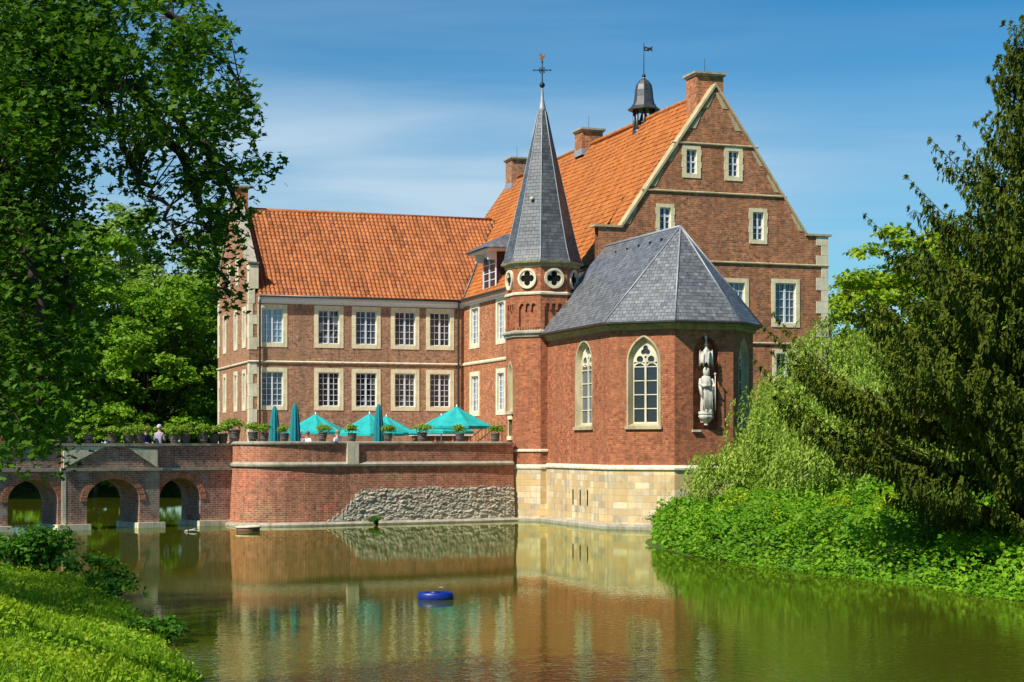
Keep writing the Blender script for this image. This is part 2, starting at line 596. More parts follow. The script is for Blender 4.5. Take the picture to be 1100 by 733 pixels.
# ------------------------------------------------------------------ camera
cam = bpy.data.cameras.new('camera')
cam.sensor_width = 36
cam.lens = 36 * FPX / 1100
cam.shift_y = (HY - 366.5) / 1100
cam.clip_end = 6000
co = bpy.data.objects.new('camera', cam)
co.location = (0, 0, HC)
co.rotation_euler = (math.radians(90), 0, 0)
COL.objects.link(co)
SC.camera = co

# ------------------------------------------------------------------ light
SUN_AZ, SUN_EL = math.radians(25), math.radians(47)
sx, sy = -(CT * math.cos(SUN_AZ) - ST * math.sin(SUN_AZ)), -(ST * math.cos(SUN_AZ) + CT * math.sin(SUN_AZ))
sd = Vector((sx * math.cos(SUN_EL), sy * math.cos(SUN_EL), math.sin(SUN_EL)))
sl = bpy.data.lights.new('sun', 'SUN')
sl.energy = 5.0
sl.angle = math.radians(.53)
sl.color = (1.0, .95, .86)
so_ = bpy.data.objects.new('sun', sl)
so_.rotation_euler = (-sd).to_track_quat('-Z', 'Y').to_euler()
so_.location = (-30, -30, 60)
COL.objects.link(so_)

wd = bpy.data.worlds.new('World')
SC.world = wd
wd.use_nodes = True
nt = wd.node_tree
bg = nt.nodes['Background']
sky = nt.nodes.new('ShaderNodeTexSky')
sky.sky_type = 'NISHITA'
sky.sun_disc = False
sky.sun_elevation = SUN_EL
sky.sun_rotation = math.atan2(sx, sy)
sky.air_density = 1.0
sky.dust_density = .5
sky.ozone_density = 3.0
hsv = nt.nodes.new('ShaderNodeHueSaturation')
hsv.inputs['Saturation'].default_value = 1.12
gm = nt.nodes.new('ShaderNodeGamma')
gm.inputs[1].default_value = 1.35
nt.links.new(sky.outputs[0], gm.inputs[0])
tint = nt.nodes.new('ShaderNodeMix')
tint.data_type = 'RGBA'
tint.blend_type = 'MULTIPLY'
tint.inputs[0].default_value = 1.0
tint.inputs[7].default_value = (.38, .62, .64, 1)
nt.links.new(gm.outputs[0], tint.inputs[6])
nt.links.new(tint.outputs[2], hsv.inputs['Color'])
# thin cirrus streaks
tc = nt.nodes.new('ShaderNodeTexCoord')
mp = nt.nodes.new('ShaderNodeMapping')
mp.inputs['Scale'].default_value = (1.8, 1.8, 17)
mp.inputs['Rotation'].default_value = (0, math.radians(6), 0)
nt.links.new(tc.outputs['Generated'], mp.inputs[0])
nz = nt.nodes.new('ShaderNodeTexNoise')
nz.inputs['Scale'].default_value = 1.7
nz.inputs['Detail'].default_value = 5
nz.inputs['Roughness'].default_value = .5
nz.inputs['Distortion'].default_value = .5
nt.links.new(mp.outputs[0], nz.inputs['Vector'])
cr = nt.nodes.new('ShaderNodeValToRGB')
cr.color_ramp.elements[0].position = .36
cr.color_ramp.elements[0].color = (0, 0, 0, 1)
cr.color_ramp.elements[1].position = .66
cr.color_ramp.elements[1].color = (.75, .75, .75, 1)
nt.links.new(nz.outputs['Fac'], cr.inputs[0])
mx = nt.nodes.new('ShaderNodeMix')
mx.data_type = 'RGBA'
mx.inputs[7].default_value = (5.4, 7.2, 8.8, 1)
sep = nt.nodes.new('ShaderNodeSeparateXYZ')
nt.links.new(tc.outputs['Generated'], sep.inputs[0])


def wramp(sock, stops):
    r = nt.nodes.new('ShaderNodeValToRGB')
    e = r.color_ramp.elements
    r.color_ramp.interpolation = 'EASE'
    while len(e) < len(stops):
        e.new(.5)
    for i, (p, v) in enumerate(stops):
        e[i].position = p
        e[i].color = (v, v, v, 1)
    nt.links.new(sock, r.inputs[0])
    return r.outputs[0]


def wmath(op, a, b):
    m_ = nt.nodes.new('ShaderNodeMath')
    m_.operation = op
    for k, v in ((0, a), (1, b)):
        if isinstance(v, bpy.types.NodeSocket):
            nt.links.new(v, m_.inputs[k])
        else:
            m_.inputs[k].default_value = v
    return m_.outputs[0]


veil_z = wramp(sep.outputs[2], [(0, .75), (.09, .95), (.16, .85), (.22, .22), (.30, .0)])
veil_x = wramp(wmath('ADD', sep.outputs[0], .5), [(.30, .9), (.52, 1.0), (.70, .45), (.85, .3)])
veil = wmath('MULTIPLY', veil_z, veil_x)
veil = wmath('MULTIPLY', veil, wmath('ADD', wmath('MULTIPLY', cr.outputs[0], .80), .42))
veil = wmath('MULTIPLY', veil, 1.3)
nt.links.new(veil, mx.inputs[0])
nt.links.new(hsv.outputs[0], mx.inputs[6])
nt.links.new(mx.outputs[2], bg.inputs['Color'])
bg.inputs['Strength'].default_value = .075

# ------------------------------------------------------------------ ground sheet and water
MOAT = [(-3.0, 20), (-4.2, 24.7), (-6.2, 31), (-8.0, 36.5), (-10.5, 41), (-15, 46.5), (-22, 50), (-34, 53), (-44, 60), (-46, 90), (-42, 106), (-30, 111), (-20, 116),
        (-8, 130), (10, 134), (26, 130), (34, 112), (36, 92), (30, 82), (18, 74.5), (11.5, 71.0), (9.2, 68.4), (6.0, 66), (4.7, 62), (4.5, 57.5), (5.4, 52.4), (6.7, 49.5), (8.5, 45.4), (10.2, 41.9), (11.4, 37.7),
        (14.5, 33), (21, 27), (24, 20), (20, 13), (10, 10.5), (2, 12), (-1.5, 16)]


def sdist(P, poly):
    """signed distance of points P (N,2) to poly, positive outside"""
    poly = np.array(poly, float)
    x, y = P[:, 0], P[:, 1]
    d = np.full(len(P), 1e18)
    inside = np.zeros(len(P), bool)
    n = len(poly)
    for i in range(n):
        a, b = poly[i], poly[(i + 1) % n]
        e = b - a
        w = P - a
        t = np.clip((w @ e) / (e @ e), 0, 1)
        q = w - t[:, None] * e
        d = np.minimum(d, (q ** 2).sum(1))
        c = ((a[1] <= y) & (b[1] > y)) | ((b[1] <= y) & (a[1] > y))
        with np.errstate(divide='ignore', invalid='ignore'):
            xi = a[0] + (y - a[1]) / (b[1] - a[1] + 1e-12) * (b[0] - a[0])
        inside ^= c & (x < xi)
    d = np.sqrt(d)
    return np.where(inside, -d, d)


def gheight(P):
    d = sdist(P, MOAT)
    s1 = np.clip(d / 1.2, 0, 1)
    s2 = np.clip((d - .3) / 7.0, 0, 1)
    left = np.clip((-P[:, 0] + 2) / 6, 0, 1) * np.clip((60 - P[:, 1]) / 20, 0, 1)
    hgt = .28 * s1 * s1 * (3 - 2 * s1) + (0.75 + .6 * left) * (s2 * s2 * (3 - 2 * s2))
    hgt += .08 * np.sin(P[:, 0] * 1.3 + P[:, 1] * .7) * s1 + .06 * np.sin(P[:, 0] * .5 - P[:, 1] * 1.9) * s1
    below = -1.3 * np.clip(-d / 2.0, 0, 1)
    return np.where(d > 0, hgt, below)


def coords(lo, hi, step, far):
    mid = list(np.arange(lo, hi + 1e-6, step))
    out = [hi]
    st = step
    while out[-1] < far:
        st *= 1.45
        out.append(out[-1] + st)
    neg = [lo]
    st = step
    while neg[-1] > -far:
        st *= 1.45
        neg.append(neg[-1] - st)
    return np.array(neg[:0:-1] + mid + out[1:])


gx = coords(-50, 40, .7, 3000)
gy = coords(0, 136, .7, 3000)
GX, GY = np.meshgrid(gx, gy)
P = np.stack([GX.ravel(), GY.ravel()], 1)
GZ = gheight(P)


def np_mesh(name, V, F, mats, parent=None, rnd_attr=None, smooth=False, uv=None):
    """V (N,3); F (M,k) constant-size faces"""
    me = bpy.data.meshes.new(name)
    V = np.asarray(V, np.float32); F = np.asarray(F, np.int32)
    me.vertices.add(len(V)); me.vertices.foreach_set('co', V.ravel())
    k = F.shape[1]
    me.loops.add(F.size); me.loops.foreach_set('vertex_index', F.ravel())
    me.polygons.add(len(F))
    me.polygons.foreach_set('loop_start', np.arange(len(F), dtype=np.int32) * k)
    me.polygons.foreach_set('use_smooth', np.full(len(F), smooth))
    if not isinstance(mats, (list, tuple)):
        mats = [mats]
    for m in mats:
        me.materials.append(m)
    me.update(calc_edges=True)
    if rnd_attr is not None:
        a = me.attributes.new('rnd', 'FLOAT', 'FACE')
        a.data.foreach_set('value', np.asarray(rnd_attr, np.float32))
    if uv is not None:
        l = me.uv_layers.new(name='UVMap')
        l.data.foreach_set('uv', np.asarray(uv, np.float32).ravel())
    me.validate()
    o = bpy.data.objects.new(name, me)
    COL.objects.link(o)
    if parent:
        o.parent = parent
    return o


nx, ny = len(gx), len(gy)
ii, jj = np.meshgrid(np.arange(nx - 1), np.arange(ny - 1))
a0 = (jj * nx + ii).ravel()
s = NT('grassy_ground')
o_ = s.obj()
c = s.mix(s.ramp(s.noise(o_, .8, 6, .7), [(.35, 0), (.65, 1)]), (.035, .07, .012), (.10, .17, .02))
c = s.mix(s.ramp(s.noise(o_, 4, 5, .7), [(.5, 0), (.75, .7)]), c, (.06, .05, .025))
s.bump(s.noise(o_, 9, 4), .8, .08)
M['ground'] = s.base(c, .95, .1)
g = np_mesh('ground', np.stack([P[:, 0], P[:, 1], GZ], 1), np.stack([a0, a0 + 1, a0 + nx + 1, a0 + nx], 1), M['ground'], smooth=True)
tag(g, kind='structure')

s = NT('moat_water')
o_ = s.obj()
mp1 = s.add('ShaderNodeMapping', {'Vector': o_, 'Scale': (.35, .5, 1)})
mp2 = s.add('ShaderNodeMapping', {'Vector': o_, 'Scale': (3.2, 4.6, 1)})
n1 = s.noise(mp1.outputs[0], 1.1, 3, .5)
n2 = s.noise(mp2.outputs[0], 1.4, 2, .5)
# a light breeze ruffles the open water on the near side; it stays calm under the walls
sy_ = s.add('ShaderNodeSeparateXYZ', {0: o_}).outputs[1]
wob = s.add('ShaderNodeMath', {0: s.noise(o_, .16, 3), 1: 22.0}, operation='MULTIPLY')
yy = s.add('ShaderNodeMath', {0: sy_, 1: wob.outputs[0]}, operation='ADD')
yn = s.add('ShaderNodeMath', {0: yy.outputs[0], 1: 1 / 100.0}, operation='MULTIPLY')
gate = s.ramp(yn.outputs[0], [(.33, .42), (.39, .2), (.45, .06), (.56, .022), (.9, .014)])
sm = s.add('ShaderNodeMath', {0: n2, 1: gate}, operation='MULTIPLY')
sm = s.add('ShaderNodeMath', {0: sm.outputs[0], 1: s.add('ShaderNodeMath', {0: n1, 1: .05}, operation='MULTIPLY').outputs[0]}, operation='ADD')
bp = s.add('ShaderNodeBump', {'Height': sm.outputs[0], 'Strength': .6, 'Distance': .05})
murk = s.mix(s.ramp(s.noise(o_, .05, 3), [(.35, 0), (.65, 1)]), (.080, .084, .006), (.052, .068, .007))
s.base(murk, .5, 0.0)
s.p.inputs['Normal'].default_value = (0, 0, 0)
gl = s.add('ShaderNodeBsdfGlossy', {'Roughness': .02, 'Color': (.82, .90, .66, 1)})
s.link(bp.outputs[0], gl.inputs['Normal'])
fr = s.add('ShaderNodeFresnel', {'IOR': 1.33})
s.link(bp.outputs[0], fr.inputs['Normal'])
mxs = s.add('ShaderNodeMixShader')
s.link(fr.outputs[0], mxs.inputs[0]); s.link(s.p.outputs[0], mxs.inputs[1]); s.link(gl.outputs[0], mxs.inputs[2])
s.link(mxs.outputs[0], s.n['Material Output'].inputs['Surface'])
M['water'] = s.m
wm = MB()
wm.poly([(-52, 4, 0), (42, 4, 0), (42, 140, 0), (-52, 140, 0)])
tag(wm.build('water', M['water']), kind='structure')

# island of the castle: a gravelled slab behind the walls
isl = [at(551.5, 0, 77.6), at(372, 0, 73.7), at(330, 0, 72.8), at(292, 0, 72.4), at(266, 0, 72.6), at(253, 0, 73.6), at(249, 0, 75.5)]
isl = [(p.x, p.y) for p in isl][::-1]
pl = isl + [W(.2, 8.4), W(.4, 6), W(.4, .3), W(2.1, -1.4), W(4.4, -1.4), W(6.0, .2), W(7.5, 8.0), W(16, 8), W(16, 40), W(-10.2, 41), W(-10.2, 29)]
tb = MB().prism(pl, -1.0, 2.42)
tag(tb.build('terrace_ground', M['gravel']), kind='structure')

# ------------------------------------------------------------------ chapel
CH = [(0, 0), (1.95, -1.95), (4.55, -1.95), (6.35, -.15)]
COFF = (3.2, 3.5, 0)
chapel = castle_thing('chapel', 'red brick chapel with polygonal apse, slate roof and pale stone base in the water', 'chapel', *COFF)


def fr_of(Pa, Pb):
    L = math.hypot(Pb[0] - Pa[0], Pb[1] - Pa[1])
    t = ((Pb[0] - Pa[0]) / L, (Pb[1] - Pa[1]) / L)
    return (Pa, t, (-t[1], t[0])), L        # inward normal is left of the direction when going ccw


faces = [((0, 8.5), CH[0]), (CH[0], CH[1]), (CH[1], CH[2]), (CH[2], CH[3]), (CH[3], (6.35, 8.5))]
wall = MB()
lan = [(faces[0], 8.5 - 3.0, .97), (faces[1], 1.44, .70), (faces[3], 1.27, .62)]
ZS, ZR, ZB = 6.75, 1.04, 4.15
for k, (Pa, Pb) in enumerate(faces):
    fr, L = fr_of(Pa, Pb)
    holes = []
    for (fc, t, a) in lan:
        if fc == (Pa, Pb):
            holes.append(arch(a, ZS, ZR, 10, t, ZB))
    if k == 2:
        holes.append(arch(.56, 7.0, .8, 10, 1.38, 4.02))
    wall.plate(rect(0, 2.42, L, 8.2), holes, fr, 0, .38, back=False, outer_side=False)
    if k == 2:
        wall.plate(rect(.7, 3.9, 2.1, 7.95), [], fr, .3, .32, back=False, outer_side=False)
wall.build('wall', M['brick_chapel'], chapel, COFF)


def offset_poly(pts, d):
    """open polyline offset to the outside (right of the direction)"""
    out = []
    n = len(pts)
    for i in range(n):
        dirs = []
        if i > 0:
            dirs.append(Vector((pts[i][0] - pts[i - 1][0], pts[i][1] - pts[i - 1][1])).normalized())
        if i < n - 1:
            dirs.append(Vector((pts[i + 1][0] - pts[i][0], pts[i + 1][1] - pts[i][1])).normalized())
        nn = [Vector((q.y, -q.x)) for q in dirs]
        m = sum(nn, Vector((0, 0))).normalized()
        k = d / max(.3, m.dot(nn[0]))
        out.append((pts[i][0] + m.x * k, pts[i][1] + m.y * k))
    return out


def sweep(mb, path, prof, closed_prof=True, mi=0, smooth=False, uvz=None, ends=True):
    """path: xy open polyline; prof: list of (out, z)"""
    rings = [offset_poly(path, p[0]) for p in prof]
    arc = [0]
    for i in range(1, len(path)):
        arc.append(arc[-1] + math.hypot(path[i][0] - path[i - 1][0], path[i][1] - path[i - 1][1]))
    b = len(mb.v); n = len(path); m = len(prof)
    for j, r in enumerate(rings):
        for q in r:
            mb.v.append((q[0], q[1], prof[j][1]))
    plen = [0]
    for j in range(1, m + 1):
        a, c = prof[j - 1], prof[j % m]
        plen.append(plen[-1] + math.hypot(c[0] - a[0], c[1] - a[1]))
    for j in range(m if closed_prof else m - 1):
        j2 = (j + 1) % m
        for i in range(n - 1):
            v0, v1 = prof[j][1], prof[j2][1]
            if abs(v1 - v0) < .03:
                v0, v1 = plen[j] + .013, plen[j + 1] + .013
            mb.face((b + j * n + i, b + j * n + i + 1, b + j2 * n + i + 1, b + j2 * n + i), mi,
                    [(arc[i], v0), (arc[i + 1], v0), (arc[i + 1], v1), (arc[i], v1)], smooth)
    if closed_prof and ends:
        mb.face([b + j * n for j in range(m)], mi)
        mb.face([b + j * n + n - 1 for j in range(m)][::-1], mi)
    return mb


cpath = [(0, 8.5)] + CH + [(6.35, 8.5)]
# stone base: ashlar, moulding and footing ledge
b = MB(); sweep(b, cpath, [(.10, -.6), (.10, 2.36), (-.3, 2.36), (-.3, -.6)])
b.build('stone_base', M['ashlar'], chapel, COFF)
b = MB(); sweep(b, cpath, [(.09, 2.36), (.17, 2.40), (.17, 2.47), (.02, 2.58), (-.2, 2.58), (-.2, 2.36)])
b.build('base_moulding', M['sandstone_white'], chapel, COFF)
b = MB(); sweep(b, cpath, [(.42, -.6), (.42, .10), (.38, .16), (.05, .22), (.05, -.6)])
b.build('footing_ledge', M['stone_grey'], chapel, COFF)
# slits in the base
for i, v in enumerate((4.0, 3.15, 2.3)):
    b = MB(); b.box(-.118, v - .05, .85, -.085, v + .05, 1.5)
    b.build('slit', M['dark'], chapel, COFF)
# cornice
b = MB(); sweep(b, cpath, [(.02, 8.02), (.10, 8.05), (.12, 8.16), (.24, 8.22), (.26, 8.34), (-.1, 8.34), (-.1, 8.02)])
b.build('cornice', stone_mat('mossy_cornice', (.42, .36, .19), (.30, .25, .12), (.13, .10, .05), .5), chapel, COFF)
# roof
ZE, ZA = 8.34, 12.42
ev = offset_poly(cpath, .36)
apex = (3.2, .22, ZA)
rend = (3.2, 8.5, 12.5)
r = MB()
E3 = [(p[0], p[1], ZE) for p in ev]
r.poly([E3[0], E3[1], apex, rend])
for i in (1, 2, 3):
    r.poly([E3[i], E3[i + 1], apex])
r.poly([E3[4], E3[5], rend, apex])
r.poly([(p[0], p[1], ZE - .05) for p in ev][::-1])
for i in range(5):
    r.poly([(E3[i][0], E3[i][1], ZE - .05), (E3[i + 1][0], E3[i + 1][1], ZE - .05), E3[i + 1], E3[i]])
roof = r.build('roof', M['slate'], chapel, COFF)
h_ = MB()
for i in (1, 2, 3, 4):
    p0 = Vector(E3[i]); p1 = Vector(apex)
    h_.tube([p0 + Vector((0, 0, .02)), p1 + Vector((0, 0, .03))], .035, 6)
h_.tube([Vector(apex) + Vector((0, 0, .02)), Vector(rend) + Vector((0, 0, .02))], .06, 6)
ho = h_.build('ridge_flashing', M['leadlight'], roof, COFF)
ho.location = (0, 0, 0)
h_ = MB()
for v in (1.2, 2.4, 3.6, 4.9, 6.2):   # little roof hooks below the ridge
    h_ = MB(); h_.box(2.74, v - .05, 11.90, 2.86, v + .05, 12.03)
    h_.build('roof_hook', M['iron'], roof, COFF)
g_ = MB(); sweep(g_, ev, [(.0, 8.27), (.09, 8.29), (.10, 8.36), (.02, 8.36)])
g_.build('gutter', M['lead'], chapel, COFF)

# lancet windows with tracery
def lancet(parent, off, fc, t, a, zb, zs, hh, glass, name='lancet_window', tracery=True, mull=True, bars=4):
    fr, L = fr_of(*fc)
    o, td, nin = fr
    org = (o[0] + td[0] * t, o[1] + td[1] * t)
    f2 = (org, td, nin)

    def P(q, y):
        return (org[0] + td[0] * q[0] + nin[0] * y, org[1] + td[1] * q[0] + nin[1] * y, q[1])
    oc = arch(a, zs, hh, 10, 0, zb)
    om = arch(a - .03, zs, hh - .035, 10, 0, zb + .02)
    ia = a - .17
    ic = arch(ia, zs, hh * ia / a, 10, 0, zb + .12)
    s_ = MB()
    oo = arch(a + .035, zs, hh + .045, 10, 0, zb)
    for A_, ya, B_, yb in ((oo, -.004, oo, -.02), (oo, -.02, om, -.02), (om, -.02, ic, .2), (ic, .2, ic, .36)):
        n = len(A_)
        for i in range(n - 1 if A_ is oo else n):
            j = (i + 1) % n
            s_.poly([P(A_[i], ya), P(A_[j], ya), P(B_[j], yb), P(B_[i], yb)])
    # sill
    s_.plate([(-a - .1, zb - .12), (a + .1, zb - .12), (a + .1, zb + .02), (-a - .1, zb + .02)], [], f2, -.10, .1)
    w = s_.build(name, M['jamb'], parent, off)
    tr = MB()
    y0, y1 = .20, .27
    if tracery:
        outer = arch(ia + .02, zs - .0, hh * ia / a + .02, 10, 0)
        q = ia
        holes = [circ((-.46 * q, zs + .20 * q), .27 * q, 12), circ((.46 * q, zs + .20 * q), .27 * q, 12), foil((0, zs + .86 * q), .42 * q, 3, math.pi / 2, n=5),
                 circ((0, zs + .36 * q), .10 * q, 6)]
        lower = [(-q - .02, zs - .02), (q + .02, zs - .02)]
        tr.plate([p for p in outer], holes, f2, y0, y1)
        for sx_ in (-1, 1):   # cusped heads of the two lights
            for k_ in range(5):
                t0, t1 = math.pi * k_ / 5, math.pi * (k_ + 1) / 5
                c_ = sx_ * q * .5
                rr = q * .44
                pts = [(c_ + rr * math.cos(t0), zs - .28 + rr * math.sin(t0)), (c_ + rr * math.cos(t1), zs - .28 + rr * math.sin(t1)),
                       (c_ + (rr + .06) * math.cos(t1), zs - .28 + (rr + .06) * math.sin(t1)), (c_ + (rr + .06) * math.cos(t0), zs - .28 + (rr + .06) * math.sin(t0))]
                tr.plate(pts, [], f2, y0 + .012, y1)
    if mull:
        tr.plate(rect(-.04, zb + .1, .04, zs + .03), [], f2, y0 - .01, y1)
    tr.plate(rect(-ia, zb + .1, ia, zb + .17), [], f2, y0 + .004, y1)
    tr.plate(rect(-ia, zb + .17, -ia + .035, zs), [], f2, y0 + .006, y1)
    tr.plate(rect(ia - .035, zb + .17, ia, zs), [], f2, y0 + .006, y1)
    for k_ in range(1, bars + 1):
        z = zb + .15 + (zs - zb - .15) * k_ / (bars + .35)
        tr.plate(rect(-ia, z - .018, ia, z + .018), [], f2, y0 + .01, y1 - .01)
    tr.build('tracery', M['sandstone_white'], w, off)
    gp = MB()
    ga = arch(ia + .01, zs, hh * ia / a + .01, 10, 0, zb + .1)
    gp.plate(ga, [], f2, .255, .256, back=False, outer_side=False)
    gp.build('pane', M[glass], w, off)
    return w


lancet(chapel, COFF, lan[0][0], lan[0][1], lan[0][2], ZB, ZS, ZR, 'glass_pale')
lancet(chapel, COFF, lan[1][0], lan[1][1], lan[1][2], ZB, ZS, ZR, 'glass_lead')
lancet(chapel, COFF, lan[2][0], lan[2][1], lan[2][2], ZB, ZS, ZR, 'glass_lead')

# console and canopy of the statue
fr3, L3 = fr_of(CH[1], CH[2])
sc_ = (CH[1][0] + 1.38, CH[1][1] - .02)
c_ = MB()
c_.lathe([(.04, 4.17), (.09, 4.2), (.07, 4.26), (.16, 4.34), (.27, 4.46), (.30, 4.52), (.30, 4.58), (.26, 4.60), (.31, 4.64), (.31, 4.72), (.26, 4.74)], 8, sc_, ph=math.pi / 8, smooth=False)
c_.box(sc_[0] - .14, sc_[1], 4.3, sc_[0] + .14, sc_[1] + .34, 4.7)
c_.build('console', M['stone_statue'], chapel, COFF)
c_ = MB()
k_ = (sc_[0], sc_[1])
for i in range(8):      # gabled canopy faces
    a = math.pi / 8 + i * math.pi / 4
    cx, cy = k_[0] + .25 * math.cos(a), k_[1] + .25 * math.sin(a)
    t = (-math.sin(a), math.cos(a)); nn = (-math.cos(a), -math.sin(a))
    q = .1
    c_.plate([(-q, 6.52), (-q * .55, 6.56), (0, 6.64), (q * .55, 6.56), (q, 6.52), (q, 6.86), (0, 7.06), (-q, 6.86)], [], ((cx, cy), t, nn), 0, .05)
    e = a + math.pi / 8
    c_.tube([(k_[0] + .28 * math.cos(e), k_[1] + .28 * math.sin(e), 6.46), (k_[0] + .27 * math.cos(e), k_[1] + .27 * math.sin(e), 6.95), (k_[0] + .26 * math.cos(e), k_[1] + .26 * math.sin(e), 7.12)], [.035, .03, .005], 5)
c_.lathe([(.2, 6.8), (.17, 6.95), (.09, 7.05), (.12, 7.1), (.08, 7.16), (.05, 7.3), (.09, 7.33), (.04, 7.38), (.03, 7.55), (.07, 7.6), (.06, 7.66), (.02, 7.7)], 8, k_)
c_.box(k_[0] - .12, k_[1], 6.6, k_[0] + .12, k_[1] + .34, 6.9)
co_ = c_.build('canopy', M['stone_statue'], chapel, COFF)
co_.location.z = .10
c_ = MB(); c_.box(sc_[0] - .62, CH[1][1] - .10, 3.92, sc_[0] - .25, CH[1][1] + .05, 4.0)
c_.build('niche_ledge', M['sandstone_white'], chapel, COFF)

# statue: robed standing figure with staff and book
SX, SY = W(*sc_)
statue = thing('statue', 'white stone statue of a robed bearded figure with staff in the chapel niche', 'statue', (SX, SY, 4.74), TH)
f_ = MB()
fold = lambda t, z: 1 + .085 * math.sin(t * 9 + z * 2.2) * max(0, min(1, (1.15 - z) * 1.6)) + .03 * math.sin(t * 4 + z * 5)
f_.lathe([(.24, .0), (.26, .03), (.245, .3), (.225, .6), (.215, .85), (.235, 1.05), (.25, 1.2), (.24, 1.32), (.19, 1.4), (.10, 1.45), (.075, 1.49)], 30, sx=.88, sy=.8, mod=fold)
f_.lathe([(.06, 1.40), (.10, 1.45), (.128, 1.53), (.135, 1.61), (.125, 1.70), (.085, 1.77), (.01, 1.80)], 14, (0, -.03), sy=1.1)      # head
f_.lathe([(.01, 1.38), (.05, 1.42), (.075, 1.50), (.06, 1.57), (.02, 1.58)], 8, (0, -.085))                                  # beard
f_.ball((0, -.13, 1.61), .022, 6, 5)                                                                                          # nose
f_.tube([(-.22, 0, 1.3), (-.28, -.05, 1.08), (-.18, -.2, 1.0), (-.03, -.24, 1.05)], [.085, .09, .07, .045], 8)             # right arm to the chest
f_.tube([(.22, 0, 1.3), (.30, -.04, 1.08), (.27, -.17, .98), (.26, -.22, 1.06)], [.085, .09, .065, .045], 8)               # left arm to the staff
f_.tube([(-.28, -.04, 1.05), (-.26, -.12, .7), (-.2, -.14, .5)], [.07, .06, .02], 6)                                        # hanging sleeve
f_.tube([(.29, -.05, 1.05), (.27, -.1, .7), (.22, -.1, .45)], [.07, .06, .02], 6)
for k_ in range(7):
    x = -.17 + k_ * .055
    f_.tube([(x * .9, -.19, 1.0), (x * 1.05, -.205, .6), (x * 1.25, -.2, .04)], [.012, .022, .028], 5)                       # front folds
f_.tube([(-.1, -.2, .03), (-.1, -.3, .03)], [.05, .035], 6)
f_.tube([(.1, -.2, .03), (.1, -.3, .03)], [.05, .035], 6)
fo = f_.build('figure', M['stone_statue'], statue)
f_ = MB()
f_.tube([(.30, -.24, .02), (.29, -.24, 1.45)], .018, 6)
f_.ball((.29, -.24, 1.5), .05)
f_.build('staff', M['stone_statue'], statue)
f_ = MB(); f_.box(-.12, -.30, 1.02, .04, -.235, 1.2); f_.build('book', M['stone_statue'], statue)

# ------------------------------------------------------------------ stair tower
TU, TV, TS = .3, 9.0, 1.27
TOFF = (TU, TV, 0)
tower = castle_thing('tower', 'octagonal brick stair tower with slate spire and rose windows beside the chapel', 'tower', *TOFF)


def octo(side, cu=TU, cv=TV):
    r, q = side * 1.2071, side / 2
    return [(cu - q, cv - r), (cu + q, cv - r), (cu + r, cv - q), (cu + r, cv + q), (cu + q, cv + r), (cu - q, cv + r), (cu - r, cv + q), (cu - r, cv - q)]


def octring(prof, mi=0, mb=None, side=TS):
    """closed octagonal moulding; prof of (side growth outwards, z)"""
    mb = mb or MB()
    rings = [octo(side + p[0] * .8284) for p in prof]
    n = 8; b = len(mb.v)
    for rg, p in zip(rings, prof):
        mb.v += [(q[0], q[1], p[1]) for q in rg]
    for j in range(len(prof)):
        j2 = (j + 1) % len(prof)
        for i in range(n):
            i2 = (i + 1) % n
            mb.face((b + j * n + i, b + j * n + i2, b + j2 * n + i2, b + j2 * n + i), mi)
    return mb


oc = octo(TS)
tw = MB()
tfaces = [(oc[i], oc[(i + 1) % 8]) for i in range(8)]       # ccw; index 7: normal (-u,-v); 6: normal -u; 0: normal -v
for i, fc in enumerate(tfaces):
    fr, L = fr_of(*fc)
    h1 = []
    if i == 6:
        h1 = [arch(.34, 6.55, .6, 8, L / 2, 4.9), rect(L / 2 - .24, 3.75, L / 2 + .24, 4.6)]
    tw.plate(rect(0, 2.3, L, 8.3), h1, fr, 0, .3, back=False, outer_side=False)
    pan = []
    x0, x1 = .2, L - .2
    w3 = (x1 - x0) / 3
    top = []
    for k in range(3):
        cx = x1 - w3 * (k + .5)
        for j in range(7):
            t = math.pi * j / 6
            top.append((cx + w3 * .36 * math.cos(t), 9.62 + w3 * .45 * math.sin(t)))
        if k < 2:
            top += [(cx - w3 * .36, 9.45), (cx - w3 * .64, 9.45)]
    pan = [(x0, 8.5), (x1, 8.5)] + top
    pan = [(x0, 8.52), (x1, 8.52), (x1, 9.6)] + top + [(x0, 9.6)]
    tw.plate(rect(0, 8.3, L, 11.45), [pan], fr, 0, .1, back=False, outer_side=False)
    tw.plate(rect(.1, 8.4, L - .1, 10.0), [], fr, .1, .12, back=False, outer_side=False)
tw.build('wall', M['brick_chapel'], tower, TOFF)
octring([(.10, -.6), (.10, 2.3), (-.2, 2.3), (-.2, -.6)]).build('stone_base', M['ashlar'], tower, TOFF)
octring([(.09, 2.3), (.15, 2.34), (.15, 2.42), (.0, 2.52), (-.1, 2.4)]).build('base_moulding', M['sandstone_white'], tower, TOFF)
octring([(.28, -.6), (.28, .1), (.05, .18), (.05, -.6)]).build('footing_ledge', M['stone_grey'], tower, TOFF)
sto = octring([(-.02, 3.08), (.07, 3.10), (.07, 3.17), (-.02, 3.22)])
sto.build('string_course', M['sandstone_white'], tower, TOFF)
octring([(-.03, 8.22), (.07, 8.25), (.09, 8.36), (.17, 8.40), (.17, 8.47), (-.03, 8.58)]).build('string_course', M['stone_grey'], tower, TOFF)
for i, fc in enumerate(tfaces):      # dentil row over the string course
    fr, L = fr_of(*fc)
    dt = MB()
    dt.plate(rect(.05, 8.665, L - .05, 8.69), [], fr, -.05, .02)
    for k in range(9):
        x = .12 + (L - .24) * k / 8
        dt.plate(rect(x - .035, 8.59, x + .035, 8.667), [], fr, -.05, .02)
    dt.build('dentil_course', M['brick_chapel'], tower, TOFF)
